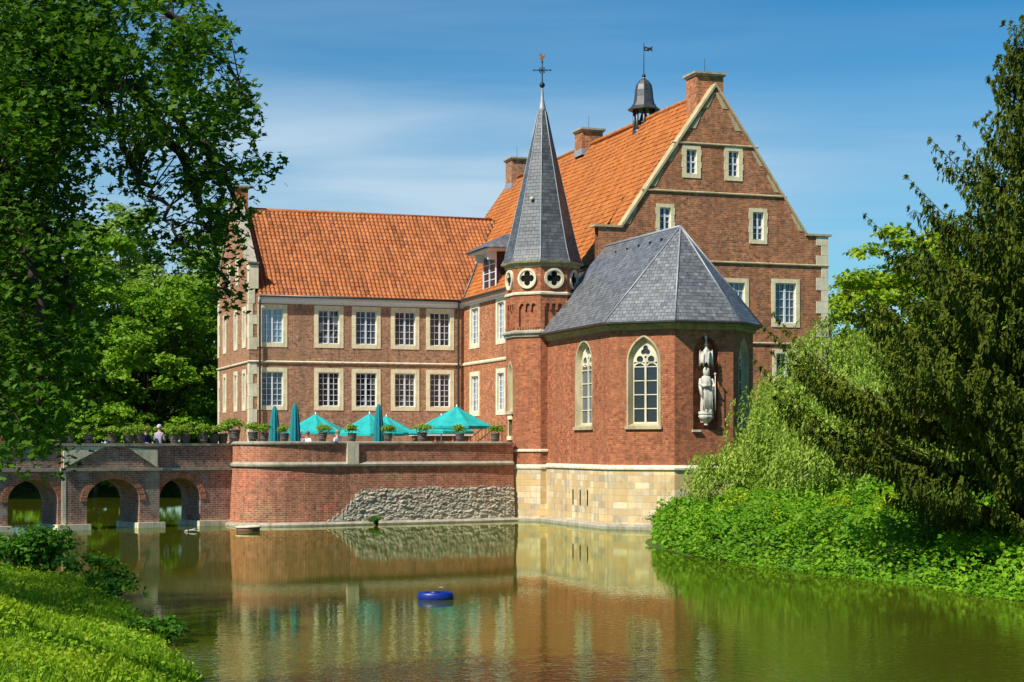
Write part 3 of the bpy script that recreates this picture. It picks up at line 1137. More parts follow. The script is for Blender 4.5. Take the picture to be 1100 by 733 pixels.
octring([(-.02, 10.12), (.06, 10.14), (.07, 10.22), (-.02, 10.28)]).build('string_course', M['sandstone_white'], tower, TOFF)
octring([(-.05, 11.35), (.05, 11.38), (.08, 11.50), (.20, 11.56), (.22, 11.64), (-.05, 11.64)]).build('cornice', bpy.data.materials['mossy_cornice'], tower, TOFF)
for i in (6, 7, 0, 1):
    fr, L = fr_of(*tfaces[i])
    o, t, nin = fr
    org = (o[0] + t[0] * L / 2, o[1] + t[1] * L / 2)
    rw = MB()
    rw.plate(circ((0, 10.86), .46, 24), [foil((0, 10.86), .33, 4, 0, .55, 6)], (org, t, nin), -.06, .0)
    n = 24
    for k in range(n):
        a, b2 = 2 * math.pi * k / n, 2 * math.pi * (k + 1) / n
        pts = [(r_ * math.cos(a_), 10.86 + r_ * math.sin(a_)) for r_, a_ in ((.36, a), (.36, b2), (.46, b2), (.46, a))]
        rw.plate(pts, [], (org, t, nin), -.10, -.062)
    ro = rw.build('rose_window', M['sandstone_white'], tower, TOFF)
    dk = MB(); dk.plate(circ((0, 10.86), .44, 20), [], (org, t, nin), -.008, -.006, back=False, outer_side=False)  # dark disc painted in for the shade of a shallow recess, no glass
    dk.build('pane', M['dark'], ro, TOFF)
lancet(tower, TOFF, tfaces[6], TS / 2, .34, 4.9, 6.55, .6, 'glass_pale', 'lancet_window', tracery=False, mull=False, bars=5)
fr, L = fr_of(*tfaces[6])
lw = MB()
lw.plate(rect(L / 2 - .3, 3.62, L / 2 + .3, 3.8), [], fr, -.08, .2)
lw.plate(rect(L / 2 - .29, 3.8, L / 2 - .24, 4.55), [], fr, -.02, .2)
lw.plate(rect(L / 2 - .3, 4.55, L / 2 + .3, 4.72), [], fr, -.05, .2)
lo_ = lw.build('window', M['sandstone'], tower, TOFF)
lw = MB(); lw.plate(rect(L / 2 - .24, 3.8, L / 2 + .24, 4.55), [], fr, .15, .16, back=False)
lw.build('pane', M['glass'], lo_, TOFF)
# spire
sp = MB()
prof = [(1.88, 11.58), (1.80, 11.72), (1.70, 12.0), (1.60, 12.35), (1.44, 13.0), (1.30, 13.6), (.92, 15.3), (.52, 17.1), (.20, 18.6)]
for (r0, z0), (r1, z1) in zip(prof, prof[1:]):
    p0, p1 = octo(r0 / 1.3066), octo(r1 / 1.3066)
    for i in range(8):
        j = (i + 1) % 8
        sp.poly([(*p0[i], z0), (*p0[j], z0), (*p1[j], z1), (*p1[i], z1)])
sp.poly([(*q, 11.58) for q in octo(1.88 / 1.3066)][::-1])
spo = sp.build('spire', M['slate_spire'], tower, TOFF)
ln = MB()
for i in range(8):
    ln.tube([(*octo(r0 / 1.3066)[i], z0 + .01) for r0, z0 in prof], .022, 5)
ln.lathe([(.22, 18.5), (.17, 18.75), (.09, 19.1), (.045, 19.65), (.04, 19.72)], 8, (TU, TV), ph=math.pi / 8)
ln.build('hip_flashing', M['leadlight'], spo, TOFF)
pj = MB(); pj.ball((TU - .78, TV - .78, 14.5), .09)
pj.build('roof_hook', M['sandstone_white'], spo, TOFF)
fi = MB()
fi.ball((TU, TV, 19.82), .13)
fi.tube([(TU, TV, 19.7), (TU, TV, 21.0)], .025, 6)
X = Vector((CT, -ST, 0))
c0 = Vector((TU, TV, 20.5))
for d in (X, -X):
    fi.tube([c0, c0 + d * .36], [.035, .02], 6)
    fi.ball(c0 + d * .38, .045, 6, 5)
for k in range(4):
    a = math.pi / 4 + k * math.pi / 2
    d = X * math.cos(a) + Vector((0, 0, 1)) * math.sin(a)
    fi.tube([c0, c0 + d * .16], .018, 5)
n = 14
fi.tube([c0 + (X * math.cos(2 * math.pi * k / n) + Vector((0, 0, 1)) * math.sin(2 * math.pi * k / n)) * .14 for k in range(n + 1)], .014, 5)
fi.ball((TU, TV, 20.88), .05)
fi.build('finial_cross', M['iron'], spo, TOFF)
rs = MB()
rs.plate([(-.12, 21.0), (-.02, 20.98), (.10, 21.06), (.14, 21.22), (.07, 21.16), (.0, 21.14), (-.04, 21.28), (-.09, 21.26), (-.14, 21.18), (-.08, 21.16)], [], ((TU, TV), (X.x, X.y), (-X.y, X.x)), -.02, .02)
rs.build('weathercock', M['gold'], spo, TOFF)

# ------------------------------------------------------------------ main house
U0, U1, V0, V1 = 2.85, 14.71, 8.5, 38.2
ZEV, ZRG = 11.7, 20.0
UR = (U0 + U1) / 2
HOFF = (UR, 23, 2.42)
house = castle_thing('manor_house', 'tall brick manor house with steep orange tiled roof and stepped stone trimmed gable', 'house', *HOFF)
hw = MB()
frg = ((0, V0), (1, 0), (0, 1))
KZ = 13.45
# gable outline (t = u)
gab = [(U0, 1.0), (U1, 1.0), (U1 + .0, KZ - .05), (U1 - 1.15, KZ - .05), (UR + .12, 20.1), (UR - .12, 20.1), (U0 + 1.15, KZ - .05), (U0, KZ - .05)]
gw = [  # (u centre, z bottom, w, h, cols, rows, stone, split, glass, crossbar)
    (7.54, 15.87, .93, 1.53, 2, 4, .2, True, 'glass', .5), (9.71, 15.84, .93, 1.6, 2, 4, .2, True, 'glass', .5),
    (6.2, 12.95, .9, 1.65, 2, 4, .17, True, 'glass', .7), (11.0, 12.92, .93, 1.68, 2, 4, .18, True, 'glass', .45),
    (9.75, 8.95, 1.5, 2.3, 4, 5, .2, True, 'glass_sky', None), (12.45, 9.0, 1.5, 2.3, 4, 5, .2, True, 'glass_sky', None), (12.5, 5.45, 1.5, 2.5, 4, 5, .2, True, 'glass_curtain', None),
    (9.75, 5.45, 1.5, 2.5, 4, 5, .2, True, 'glass_curtain', None)]
holes = [rect(u - w / 2, z, u + w / 2, z + h) for (u, z, w, h, *_r) in gw]
hw.plate(gab, holes, frg, 0, .2, back=False, outer_side=False)
# back gable and sides
gabb = [(U0, 1.0), (U1, 1.0), (U1, ZEV), (UR, ZRG), (U0, ZEV)]
hw.plate(gabb, [], ((0, V1), (1, 0), (0, -1)), 0, .3, back=False, outer_side=False)
sw = [(27.15, 8.8, 1.8), (22.55, 8.8, 1.6), (17.5, 8.8, 1.6), (12.5, 8.8, 1.6), (27.15, 5.0, 1.8), (22.55, 5.0, 1.6), (17.5, 5.0, 1.6), (12.5, 5.0, 1.6)]
frs = ((U0, 0), (0, -1), (1, 0))        # t runs to -v so that it reads left to right
sh = [rect(-v - w / 2, z, -v + w / 2, z + 2.5) for v, z, w in sw]
hw.plate([(-V1, 1.0), (-V0, 1.0), (-V0, ZEV), (-V1, ZEV)], sh, frs, 0, .2, back=False, outer_side=False)
hw.plate([(V0, 1.0), (V1, 1.0), (V1, ZEV), (V0, ZEV)], [], ((U1, 0), (0, 1), (-1, 0)), 0, .2, back=False, outer_side=False)
# thickness of the gable parapet above the roof
hw.plate(gab, [], ((0, V0 + .42), (1, 0), (0, 1)), 0, .01, back=True, outer_side=False)
hw.build('wall', M['brick_house'], house, HOFF)
for (u, z, w, h, cc, rr, stn, spl, gls, cb) in gw:
    add_window(house, HOFF, (u, V0, z), (1, 0), w, h, cc, rr, stn, gls, spl, 'sandstone', cb)
for i, (v, z, w) in enumerate(sw):
    add_window(house, HOFF, (U0, v, z), (0, -1), w, 2.5, 4, 6, .25, 'glass_curtain', True, 'sandstone_white')


def band(pts_t, z0, z1, fr, proud=.07):
    m = MB()
    m.plate(rect(pts_t[0], z0, pts_t[1], z1), [], fr, -proud, .05)
    return m


for (ta, tb_, z) in ((6.5, 11.0, 17.5), (5.0, 12.5, 15.22), (U0 - .05, U1 + .06, 12.0), (U0 - .05, U1 + .06, 8.22)):
    m = MB()
    o, t, nin = frg
    # moulded string: chamfered top
    m.v += []
    sweep(m, [(ta, V0), (tb_, V0)], [(-.02, z - .05), (.06, z - .05), (.07, z - .01), (.07, z + .01), (-.02, z + .06)])
    m.build('string_course', M['jamb'], house, HOFF)
m = MB(); sweep(m, [(U0, V1), (U0, V0 + .4)], [(-.02, 7.9), (.07, 7.92), (.09, 8.0), (-.02, 8.1)])
m.build('string_course', M['sandstone_white'], house, HOFF)
# coping on the gable slopes, kneelers
m = MB()
for sgn in (-1, 1):
    ue, uk = UR + sgn * (U1 - UR - 1.15), UR + sgn * .0
    a = Vector((ue, KZ - .05)); bb = Vector((UR, 20.22))
    d = (bb - a).normalized(); nn = Vector((-d.y, d.x)) * (1 if sgn > 0 else -1)
    if nn.y < 0:
        nn = -nn
    pts = [a, a + nn * .10, bb + Vector((0, .10 / abs(nn.y))), bb]
    m.plate([(p.x, p.y) for p in pts], [], frg, -.08, .5)
m.plate([(U1 - 1.2, KZ - .04), (U1 + .18, KZ - .04), (U1 + .22, KZ + .06), (U1 - 1.2, KZ + .06)], [], frg, -.08, .5)
m.plate([(U0 - .22, KZ - .04), (U0 + 1.2, KZ - .04), (U0 + 1.2, KZ + .06), (U0 - .22, KZ + .06)], [], frg, -.08, .5)
m.build('gable_coping', M['jamb'], house, HOFF)
m = MB()    # stones that step along the gable edge
random.seed(3)
for sgn in (-1, 1):
    for (za, zb) in ((13.6, 14.4), (15.4, 16.2), (16.6, 17.3), (18.2, 19.0), (19.2, 19.95)):
        f = lambda z: UR + sgn * (U1 - UR - 1.15) * (20.1 - z) / (20.1 - KZ + .05)
        m = MB(); m.plate([(f(za) - sgn * .02, za), (f(zb) - sgn * .02, zb), (f(zb) - sgn * rnd(.10, .15), zb), (f(za) - sgn * rnd(.2, .34), za)], [], frg, -.022, .02)
        m.build('edge_stone', M['jamb'], house, HOFF)
m = MB()    # quoins at the right corner
z = 2.6; k = 0
while z < 13.2:
    hh = rnd(.45, .62)
    wq = .62 if k % 2 else .34
    if not (11.8 < z + hh / 2 < 12.2 or 8.0 < z + hh / 2 < 8.4):
        m = MB(); m.plate(rect(U1 - wq, z, U1 + .025, min(z + hh - .012, 13.38)), [], frg, -.025, .3)
        m.build('quoin', M['sandstone_white'], house, HOFF)
    z += hh; k += 1
m = MB(); m.tube([(U0 + .55, V0 - .09, 2.5), (U0 + .55, V0 - .09, 8.2)], .06, 8)
m.build('downpipe', M['stone_grey'], house, HOFF)
m = MB(); m.tube([(8.0, V0 - .1, 2.5), (8.0, V0 - .1, 8.2)], .07, 8)
m.build('downpipe', M['stone_grey'], house, HOFF)


def tile_roof(name, P0, ed, up, Lx, Ls, mat, parent, off, pitch=.22, row=.33, amp=.034, step=.03):
    """P0 eave corner, ed unit eave direction, up unit upslope direction"""
    ed, up = np.array(ed, float), np.array(up, float)
    nr = np.cross(ed, up); nr /= np.linalg.norm(nr)
    if nr[2] < 0:
        nr = -nr
    nc = int(Lx / pitch); seg = 6
    xs = np.arange(nc * seg + 1) * pitch / seg
    prof = amp * np.abs(np.sin(np.pi * (xs / pitch))) ** .7
    nrw = int(math.ceil(Ls / row))
    ys, hs = [], []
    for j in range(nrw):
        ys += [j * row, min((j + 1) * row, Ls) - .002]
        hs += [step, 0]
    ys, hs = np.array(ys), np.array(hs)
    rng = np.random.default_rng(len(name) + nc)
    sag = .055 * np.sin(xs[None, :] * .45) * np.sin(ys[:, None] * .5)
    jit = rng.normal(0, .006, (len(ys), nc + 1)).repeat(seg, 1)[:, :len(xs)]
    H_ = prof[None, :] + hs[:, None] + sag + jit
    # the small sideways wobble of hand-laid columns
    xo = .012 * np.sin(ys[:, None] * 3.1 + xs[None, :] * .3)
    V = np.array(P0)[None, None, :] + (xs[None, :, None] + xo[:, :, None]) * ed + ys[:, None, None] * up + H_[:, :, None] * nr
    nxp = len(xs)
    i, j = np.meshgrid(np.arange(nxp - 1), np.arange(len(ys) - 1))
    a = (j * nxp + i).ravel()
    F = np.stack([a, a + 1, a + nxp + 1, a + nxp], 1)
    if np.dot(np.cross(ed, up), nr) < 0:
        F = F[:, ::-1]
    # uv so that each tile is one cell
    UVv = np.stack(np.broadcast_arrays(xs[None, :] + .003, ys[:, None] + .001), -1).reshape(-1, 2)
    ctr = UVv[F].mean(1, keepdims=True)
    uvl = ctr + (UVv[F] - ctr) * .96
    o = np_mesh(name, V.reshape(-1, 3) - np.array(off), F, mat, parent, uv=uvl)
    return o


rise = ZRG - ZEV; run = UR - U0
oh = .28
sl_ = math.hypot(rise, run)
upv = (run / sl_, 0, rise / sl_)
rl = tile_roof('roof', (U0 - oh, V1 + .1, ZEV - oh * rise / run + .1), (0, -1, 0), upv, V1 - V0 - .3, sl_ + .4, M['tile'], house, HOFF)
upr = (-run / sl_, 0, rise / sl_)
rr_ = tile_roof('roof', (U1 + oh, V0 + .42, ZEV - oh * rise / run + .1), (0, 1, 0), upr, V1 - V0 - .3, sl_ + .4, M['tile'], house, HOFF)
m = MB(); m.tube([(UR, V0 + .4, ZRG + .16), (UR, V1 + .1, ZRG + .16)], .12, 8)
m.build('ridge_tiles', M['tile'], rl, HOFF)
m = MB(); sweep(m, [(U0, V1), (U0, V0 + .42)], [(.0, 11.28), (.10, 11.3), (.12, 11.4), (.26, 11.46), (.28, 11.58), (.0, 11.58)])
sweep(m, [(U1, V0 + .42), (U1, V1)], [(.0, 11.28), (.10, 11.3), (.12, 11.4), (.26, 11.46), (.28, 11.58), (.0, 11.58)])
m.build('cornice', M['white'], house, HOFF)
m = MB(); m.tube([(U0 - .36, V1, 11.62), (U0 - .36, V0 + .5, 11.62)], .07, 8)
m.build('gutter', M['lead'], house, HOFF)
m = MB()        # verge board at the far end of the roof
m.poly([(U0 - oh, V1 + .1, ZEV - oh * rise / run), (U0 - oh, V1 + .25, ZEV - oh * rise / run), (UR, V1 + .25, ZRG + .15), (UR, V1 + .1, ZRG + .15)])
m.build('verge', M['lead'], rl, HOFF)


def chimney(parent, off, u0, u1, v0, v1, z0, z1, mat='brick_house', pipe=True):
    m = MB(); m.box(u0, v0, z0, u1, v1, z1 - .18)
    ch = m.build('chimney', M[mat], parent, off)
    m = MB()
    m.box(u0 - .07, v0 - .07, z1 - .18, u1 + .07, v1 + .07, z1 - .1)
    m.box(u0 - .13, v0 - .13, z1 - .1, u1 + .13, v1 + .13, z1)
    m.build('chimney_cap', M['stone_grey'], ch, off)
    m = MB(); m.box(u0 - .04, v0 - .04, z0, u1 + .04, v1 + .04, z0 + .35)
    m.build('flashing', M['leadlight'], ch, off)
    if pipe:
        m = MB(); m.tube([((u0 + u1) / 2, (v0 + v1) / 2, z1), ((u0 + u1) / 2, (v0 + v1) / 2, z1 + .75)], .012, 4)
        m.build('lightning_rod', M['iron'], ch, off)


chimney(house, HOFF, 8.02, 9.42, 9.0, 10.15, 18.6, 21.0)
chimney(house, HOFF, UR - .62, UR + .62, 24.2, 25.35, 19.5, 21.0)
chimney(house, HOFF, UR - .5, UR + .6, 36.6, 37.8, 19.4, 21.35, 'brick_wing')
# bell turret
bt = MB()
bc = (UR, 17.0)
bt.lathe([(.83, 20.66), (.84, 20.72), (.66, 20.86), (.54, 21.05), (.49, 21.35), (.46, 21.7), (.40, 21.98), (.24, 22.2), (.08, 22.32), (.05, 22.4)], 8, bc, ph=math.pi / 8, smooth=False)
tur = bt.build('bell_turret', M['lead'], house, HOFF)
m = MB()
for k in range(8):
    a = math.pi / 8 + k * math.pi / 4
    x, y = bc[0] + .5 * math.cos(a), bc[1] + .5 * math.sin(a)
    m.tube([(x, y, 19.2), (x, y, 20.7)], .075, 6)
m.build('turret_posts', M['lead'], tur, HOFF)
m = MB(); m.lathe([(.30, 20.0), (.27, 20.06), (.20, 20.3), (.14, 20.5), (.03, 20.58)], 12, bc)
m.build('bell', M['iron'], tur, HOFF)
m = MB(); m.lathe([(.62, 19.1), (.6, 19.55), (.58, 19.6)], 8, bc, ph=math.pi / 8, smooth=False)
m.build('turret_base', M['lead'], tur, HOFF)
m = MB()
m.ball((*bc, 22.45), .1)
m.tube([(*bc, 22.4), (*bc, 24.15)], .022, 5)
m.plate([(0, 23.75), (.25, 23.72), (.32, 23.78), (.46, 23.7), (.42, 23.84), (.46, 23.98), (.3, 23.9), (.0, 23.97)], [rect(.08, 23.8, .16, 23.88)], (bc, (X.x, X.y), (-X.y, X.x)), -.012, .012)
m.build('weathervane', M['iron'], tur, HOFF)
# dormer
dm = MB(); dm.box(3.0, 23.75, 11.6, 7.0, 25.95, 13.9)
do = dm.build('dormer', M['maroon'], house, HOFF)
m = MB()
m.box(2.95, 23.7, 11.85, 2.998, 23.85, 13.9); m.box(2.95, 25.85, 11.85, 2.998, 26.0, 13.9)
m.box(2.94, 23.85, 11.85, 2.998, 25.85, 12.0); m.box(2.94, 23.85, 13.72, 2.998, 25.85, 13.9)
m.box(2.94, 24.8, 12.0, 2.998, 24.9, 13.72)
for z in (12.4, 12.8, 13.25):
    m.box(2.95, 23.85, z, 2.996, 24.8, z + .035); m.box(2.95, 24.9, z, 2.996, 25.85, z + .035)
for v in (23.78, 25.92):
    m.box(2.5, v - .07, 13.45, 2.95, v + .07, 13.9)
m.prism([(2.3, 23.0), (7, 23.0), (7, 26.7), (2.3, 26.7)], 13.9, 14.02)
m.build('dormer_window_frame', M['white'], do, HOFF)
m = MB(); m.poly([(2.985, 25.85, 12.0), (2.985, 23.85, 12.0), (2.985, 23.85, 13.72), (2.985, 25.85, 13.72)])
m.build('pane', M['glass'], do, HOFF)
m = MB()
B4 = [(2.1, 22.8, 14.02), (7.6, 22.8, 14.02), (7.6, 26.9, 14.02), (2.1, 26.9, 14.02)]
Q4 = [(2.5, 23.2, 14.3), (7.6, 23.2, 14.3), (7.6, 26.5, 14.3), (2.5, 26.5, 14.3)]
R2 = [(3.9, 24.85, 15.0), (7.6, 24.85, 15.0)]
m.poly([B4[0], B4[1], Q4[1], Q4[0]]); m.poly([B4[3], B4[0], Q4[0], Q4[3]]); m.poly([B4[2], B4[3], Q4[3], Q4[2]])
m.poly([Q4[0], Q4[1], R2[1], R2[0]]); m.poly([Q4[3], Q4[0], R2[0]]); m.poly([Q4[2], Q4[3], R2[0], R2[1]])
m.build('dormer_roof', M['slate'], do, HOFF)

# ------------------------------------------------------------------ side wing
A0, A1, B0, B1 = -9.47, 2.85, 29.26, 39.9
WR = (B0 + B1) / 2
WRZ = 16.9
WOFF = (-3.3, WR, 2.42)
wing = castle_thing('side_wing', 'lower two storey brick wing with orange pantile roof left of the tower', 'building', *WOFF)
ww = MB()
cols = [(-8.2, 'glass_sky', 'glass'), (-5.02, 'glass_curtain', 'glass'), (-2.88, 'glass_sky', 'glass_curtain'), (-.62, 'glass', 'glass_curtain'), (1.44, 'glass', 'glass')]
frw = ((0, B0), (1, 0), (0, 1))
hl = []
for u, _a, _b in cols:
    hl += [rect(u - .83, 8.8, u + .83, 11.15), rect(u - .83, 5.32, u + .83, 7.68)]
ww.plate(rect(A0, 1.0, A1, 11.75), hl, frw, 0, .2, back=False, outer_side=False)
# left gable end with its windows
fre = ((A0, 0), (0, -1), (1, 0))
ew = [(30.9, 8.8, 1.15, 2.3), (33.6, 8.8, 1.15, 2.3), (37.4, 8.8, 1.15, 2.3), (30.9, 5.3, 1.15, 2.3), (33.6, 5.3, 1.15, 2.3), (37.4, 5.3, 1.15, 2.3), (33.2, 12.5, .9, 1.6), (36.0, 12.5, .9, 1.6)]
eg = [(-B1, 1.0), (-B0, 1.0), (-B0, 13.4), (-B0 - .7, 13.4), (-WR, 17.6), (-B1 + .7, 13.4), (-B1, 13.4)]
ww.plate(eg, [rect(-v - w / 2, z, -v + w / 2, z + h) for v, z, w, h in ew], fre, 0, .2, back=False, outer_side=False)
ww.plate(eg, [], ((A0 + .45, 0), (0, -1), (1, 0)), 0, .01, back=True, outer_side=False)
ww.plate(rect(A0, 1.0, A1, 11.75), [], ((0, B1), (1, 0), (0, -1)), 0, .2, back=False, outer_side=False)
ww.build('wall', M['brick_wing'], wing, WOFF)
for u, ga, gb in cols:
    add_window(wing, WOFF, (u, B0, 8.8), (1, 0), 1.66, 2.35, 4, 5, .23, ga)
    add_window(wing, WOFF, (u, B0, 5.32), (1, 0), 1.66, 2.35, 4, 6, .23, gb)
for v, z, w, h in ew:
    add_window(wing, WOFF, (A0, v, z), (0, -1), w, h, 2, 5, .22, 'glass', True, 'sandstone_white')
m = MB(); sweep(m, [(A0, B1), (A0, B0), (A1, B0)], [(-.02, 7.92), (.07, 7.93), (.09, 7.98), (.09, 8.0), (-.02, 8.06)])
m.build('string_course', M['sandstone_white'], wing, WOFF)
m = MB(); sweep(m, [(A0 + .5, B0), (A1, B0)], [(.0, 11.2), (.08, 11.22), (.1, 11.34), (.22, 11.4), (.24, 11.55), (.0, 11.55)])
m.build('cornice', M['white'], wing, WOFF)
m = MB(); m.tube([(A0 + .5, B0 - .33, 11.6), (A1 - .3, B0 - .33, 11.6)], .07, 8)
m.build('gutter', M['lead'], wing, WOFF)
for u in (A0 + .55, A1 - .35):
    m = MB(); m.tube([(u, B0 - .3, 11.5), (u, B0 - .16, 11.2), (u, B0 - .14, 2.5)], .06, 8)
    m.build('downpipe', M['lead'], wing, WOFF)
m = MB()
random.seed(5)
z = 2.6; k = 0
while z < 13.2:
    hh = rnd(.5, .75)
    wq = .42 if k % 2 else .2
    if not (7.7 < z + hh / 2 < 8.3):
        m = MB(); m.box(A0 - .025, B0 - .025, z, A0 + (wq if z < 11 else .3), B0 + .9 - wq, min(z + hh - .012, 13.3))
        m.build('quoin', M['sandstone_white'], wing, WOFF)
        m = MB(); m.box(A0 - .024, B1 - .9 + wq, z, A0 + .2, B1 + .025, min(z + hh - .012, 13.3))
        m.build('quoin', M['sandstone_white'], wing, WOFF)
    z += hh; k += 1
m = MB()
for sgn in (-1, 1):
    a = Vector((-WR + sgn * (WR - B0 - .7), 13.4)); bb = Vector((-WR, 17.65))
    m.plate([(a.x, a.y), (a.x + sgn * .12, a.y + .12), (bb.x, bb.y + .2), (bb.x, bb.y)], [], fre, -.08, .52)
    e = -WR + sgn * (WR - B0)
    m.plate([(e - sgn * .75, 13.36), (e + sgn * .12, 13.36), (e + sgn * .15, 13.46), (e - sgn * .75, 13.46)][::sgn], [], fre, -.08, .52)
m.build('gable_coping', M['stone_grey'], wing, WOFF)
m = MB(); m.box(A0 + .02, B0 - .03, 12.0, A0 + .5, B0 + .5, 13.3)
m.build('kneeler', M['sandstone_white'], wing, WOFF)
rise2, run2 = WRZ - 11.7, WR - B0
s2 = math.hypot(rise2, run2)
rw_ = tile_roof('roof', (A0 + .46, B0 - .3, 11.7 - .3 * rise2 / run2 + .12), (1, 0, 0), (0, run2 / s2, rise2 / s2), 15.9, s2 + .42, M['tile_wing'], wing, WOFF, pitch=.245, row=.34, amp=.10)
tile_roof('roof', (A0 + .46, B1 + .3, 11.7 - .3 * rise2 / run2 + .12), (1, 0, 0), (0, -run2 / s2, rise2 / s2), 15.9, s2 + .42, M['tile_wing'], wing, WOFF, pitch=.245, row=.34, amp=.10)
m = MB(); m.tube([(A0 + .4, WR, WRZ + .16), (6.3, WR, WRZ + .16)], .12, 8)
m.build('ridge_tiles', M['tile_wing'], rw_, WOFF)
m = MB(); m.tube([(A1 - .1, B0 - .25, 11.75), (6.45, WR, WRZ + .12)], .07, 6)
m.build('valley_flashing', M['lead'], rw_, WOFF)
chimney(wing, WOFF, A0 + .05, A0 + .8, WR - .5, WR + .3, 16.6, 18.35, 'brick_chapel', False)

# ------------------------------------------------------------------ terrace wall
raw = [(551.0, 77.3), (520, 76.45), (480, 75.5), (440, 74.6), (400, 73.75), (372, 73.15), (350, 72.65), (325, 72.15), (300, 71.8), (280, 71.7), (266, 71.85), (256, 72.3), (250, 73.0), (246.5, 74.0), (245.8, 75.2)]
tp = [(at(a, 0, b).x, b) for a, b in raw][::-1]
# refine with catmull-rom
def smooth_path(p, k=4):
    out = []
    for i in range(len(p) - 1):
        p0, p1, p2, p3 = p[max(i - 1, 0)], p[i], p[i + 1], p[min(i + 2, len(p) - 1)]
        for j in range(k):
            t = j / k
            out.append(tuple(.5 * (2 * p1[d] + (p2[d] - p0[d]) * t + (2 * p0[d] - 5 * p1[d] + 4 * p2[d] - p3[d]) * t * t + (3 * p1[d] - p0[d] - 3 * p2[d] + p3[d]) * t ** 3) for d in (0, 1)))
    return out + [p[-1]]


tp = smooth_path(tp)
TB = tp[len(tp) // 2]
TWO = (TB[0], TB[1], 0)
twall = thing('terrace_wall', 'curved red brick terrace wall rising from the water with a stone band', 'wall', (TB[0], TB[1], 0))
m = MB(); sweep(m, tp, [(.12, -.6), (.12, .2), (.02, 2.5), (0, 2.5), (0, 3.42), (-.42, 3.42), (-.42, 2.0), (-.42, -.6)])
m.build('wall', M['brick_terrace'], twall, TWO)
m = MB(); sweep(m, tp, [(.02, 2.48), (.11, 2.5), (.12, 2.58), (.0, 2.68), (-.1, 2.6)])
m.build('stone_band', M['stone_grey'], twall, TWO)
m = MB(); sweep(m, tp, [(.07, 3.42), (.08, 3.5), (.03, 3.54), (-.5, 3.54), (-.5, 3.42)])
m.build('coping', M['stone_grey'], twall, TWO)
m = MB(); sweep(m, tp, [(.36, -.6), (.38, .06), (.3, .12), (.05, .17), (.05, -.6)])
m.build('footing_ledge', M['stone_grey'], twall, TWO)
# pilaster stone
q0 = min(range(len(tp)), key=lambda i: abs(at(381, 0, tp[i][1]).x - tp[i][0]))
pa, pb = Vector(tp[q0 - 1]), Vector(tp[q0 + 1])
d = (pb - pa).normalized()
m = MB(); m.obox(((tp[q0][0] + d.y * .03), (tp[q0][1] - d.x * .03)), (d.x, d.y), (-d.y, d.x), .27, .08, 2.6, 3.47)
m.build('pilaster', M['sandstone_white'], twall, TWO)
# rubble footing on the right half
iend = len(tp) - 1
ist = min(range(len(tp)), key=lambda i: abs(at(345, 0, tp[i][1]).x - tp[i][0]))
sub = tp[ist:]
arc = [0]
for i in range(1, len(sub)):
    arc.append(arc[-1] + math.dist(sub[i], sub[i - 1]))
Lr = arc[-1]
nu, nv = 340, 60
V_, F_, UV_ = [], [], []
for i in range(nu + 1):
    sarc = Lr * i / nu
    k = max(0, min(len(sub) - 2, next((q for q in range(len(arc) - 1) if arc[q + 1] >= sarc), len(sub) - 2)))
    t = (sarc - arc[k]) / (arc[k + 1] - arc[k])
    x = sub[k][0] * (1 - t) + sub[k + 1][0] * t; y = sub[k][1] * (1 - t) + sub[k + 1][1] * t
    dx, dy = sub[k + 1][0] - sub[k][0], sub[k + 1][1] - sub[k][1]
    L = math.hypot(dx, dy); nxo, nyo = dy / L, -dx / L
    ztop = 1.60 + .10 * noise.noise((sarc * .7, 0, 0)) + .05 * noise.noise((sarc * 4.5, 7, 0))
    step_l = [(0, .12), (.25, .26), (.5, .38), (.72, .50), (.95, .72), (1.15, .92), (1.38, 1.1), (1.55, 1.36), (1.75, 1.62)]
    zt = .12
    for a_, z_ in step_l:
        if sarc >= a_:
            zt = z_
    ztop = min(ztop, zt + .09 * noise.noise((sarc * 6, 3, 0)))
    for j in range(nv + 1):
        z = ztop * j / nv
        dv, _ = noise.voronoi((sarc * 3.0 + .5 * noise.noise((sarc, z * 2, 0)), z * 8.5 + .8 * noise.noise((sarc * 1.5, z * 3, 5)), 1.3))
        edge = min(1, (dv[1] - dv[0]) * 5) * (.55 + .6 * noise.cell((round(_[0].x * 7), round(_[0].y * 7), 0)))
        out = .05 + .05 * edge + .03 * noise.noise((sarc * 9, z * 12, 0)) + .10 * (1 - z / 1.7)
        if j == nv or i == 0:
            out = 0.0
        elif j >= nv - 3:
            out *= .75
        V_.append((x + nxo * out - TB[0], y + nyo * out - TB[1], z))
for i in range(nu):
    for j in range(nv):
        a = i * (nv + 1) + j
        F_.append((a, a + nv + 1, a + nv + 2, a + 1))
np_mesh('rubble_footing', V_, F_, M['rubble'], twall)

# ------------------------------------------------------------------ bridge
PHI = math.radians(36)
bd = (math.cos(PHI), math.sin(PHI))
P247 = at(247.5, 0, 73.0)
BOr = (P247.x - 14 * bd[0], P247.y - 14 * bd[1])     # local x = 14 at the bastion
bridge = thing('bridge', 'old three arched brick bridge over the moat joining the round bastion', 'bridge', (BOr[0], BOr[1], 0), PHI)


def bx(px):     # where the sight line to px meets the front face, in bridge coordinates
    k = (px - 550) / FPX
    return (k * BOr[1] - BOr[0]) / (bd[0] - k * bd[1])


XA, XB = -12.0, 14.2
BW = 1.8
arches = [(bx(8), bx(62)), (bx(91.5), bx(148)), (bx(171), bx(215))]
arches.insert(0, (arches[0][0] - 4.2, arches[0][0] - 1.5))
m = MB()


def aro(x0, x1, grow=0, zspring=1.15, crown=2.02, n=14):
    c = (x0 + x1) / 2; a = (x1 - x0) / 2 + grow
    return [(c + a * math.cos(math.pi * i / n), zspring + (crown - zspring + grow) * math.sin(math.pi * i / n)) for i in range(n + 1)]


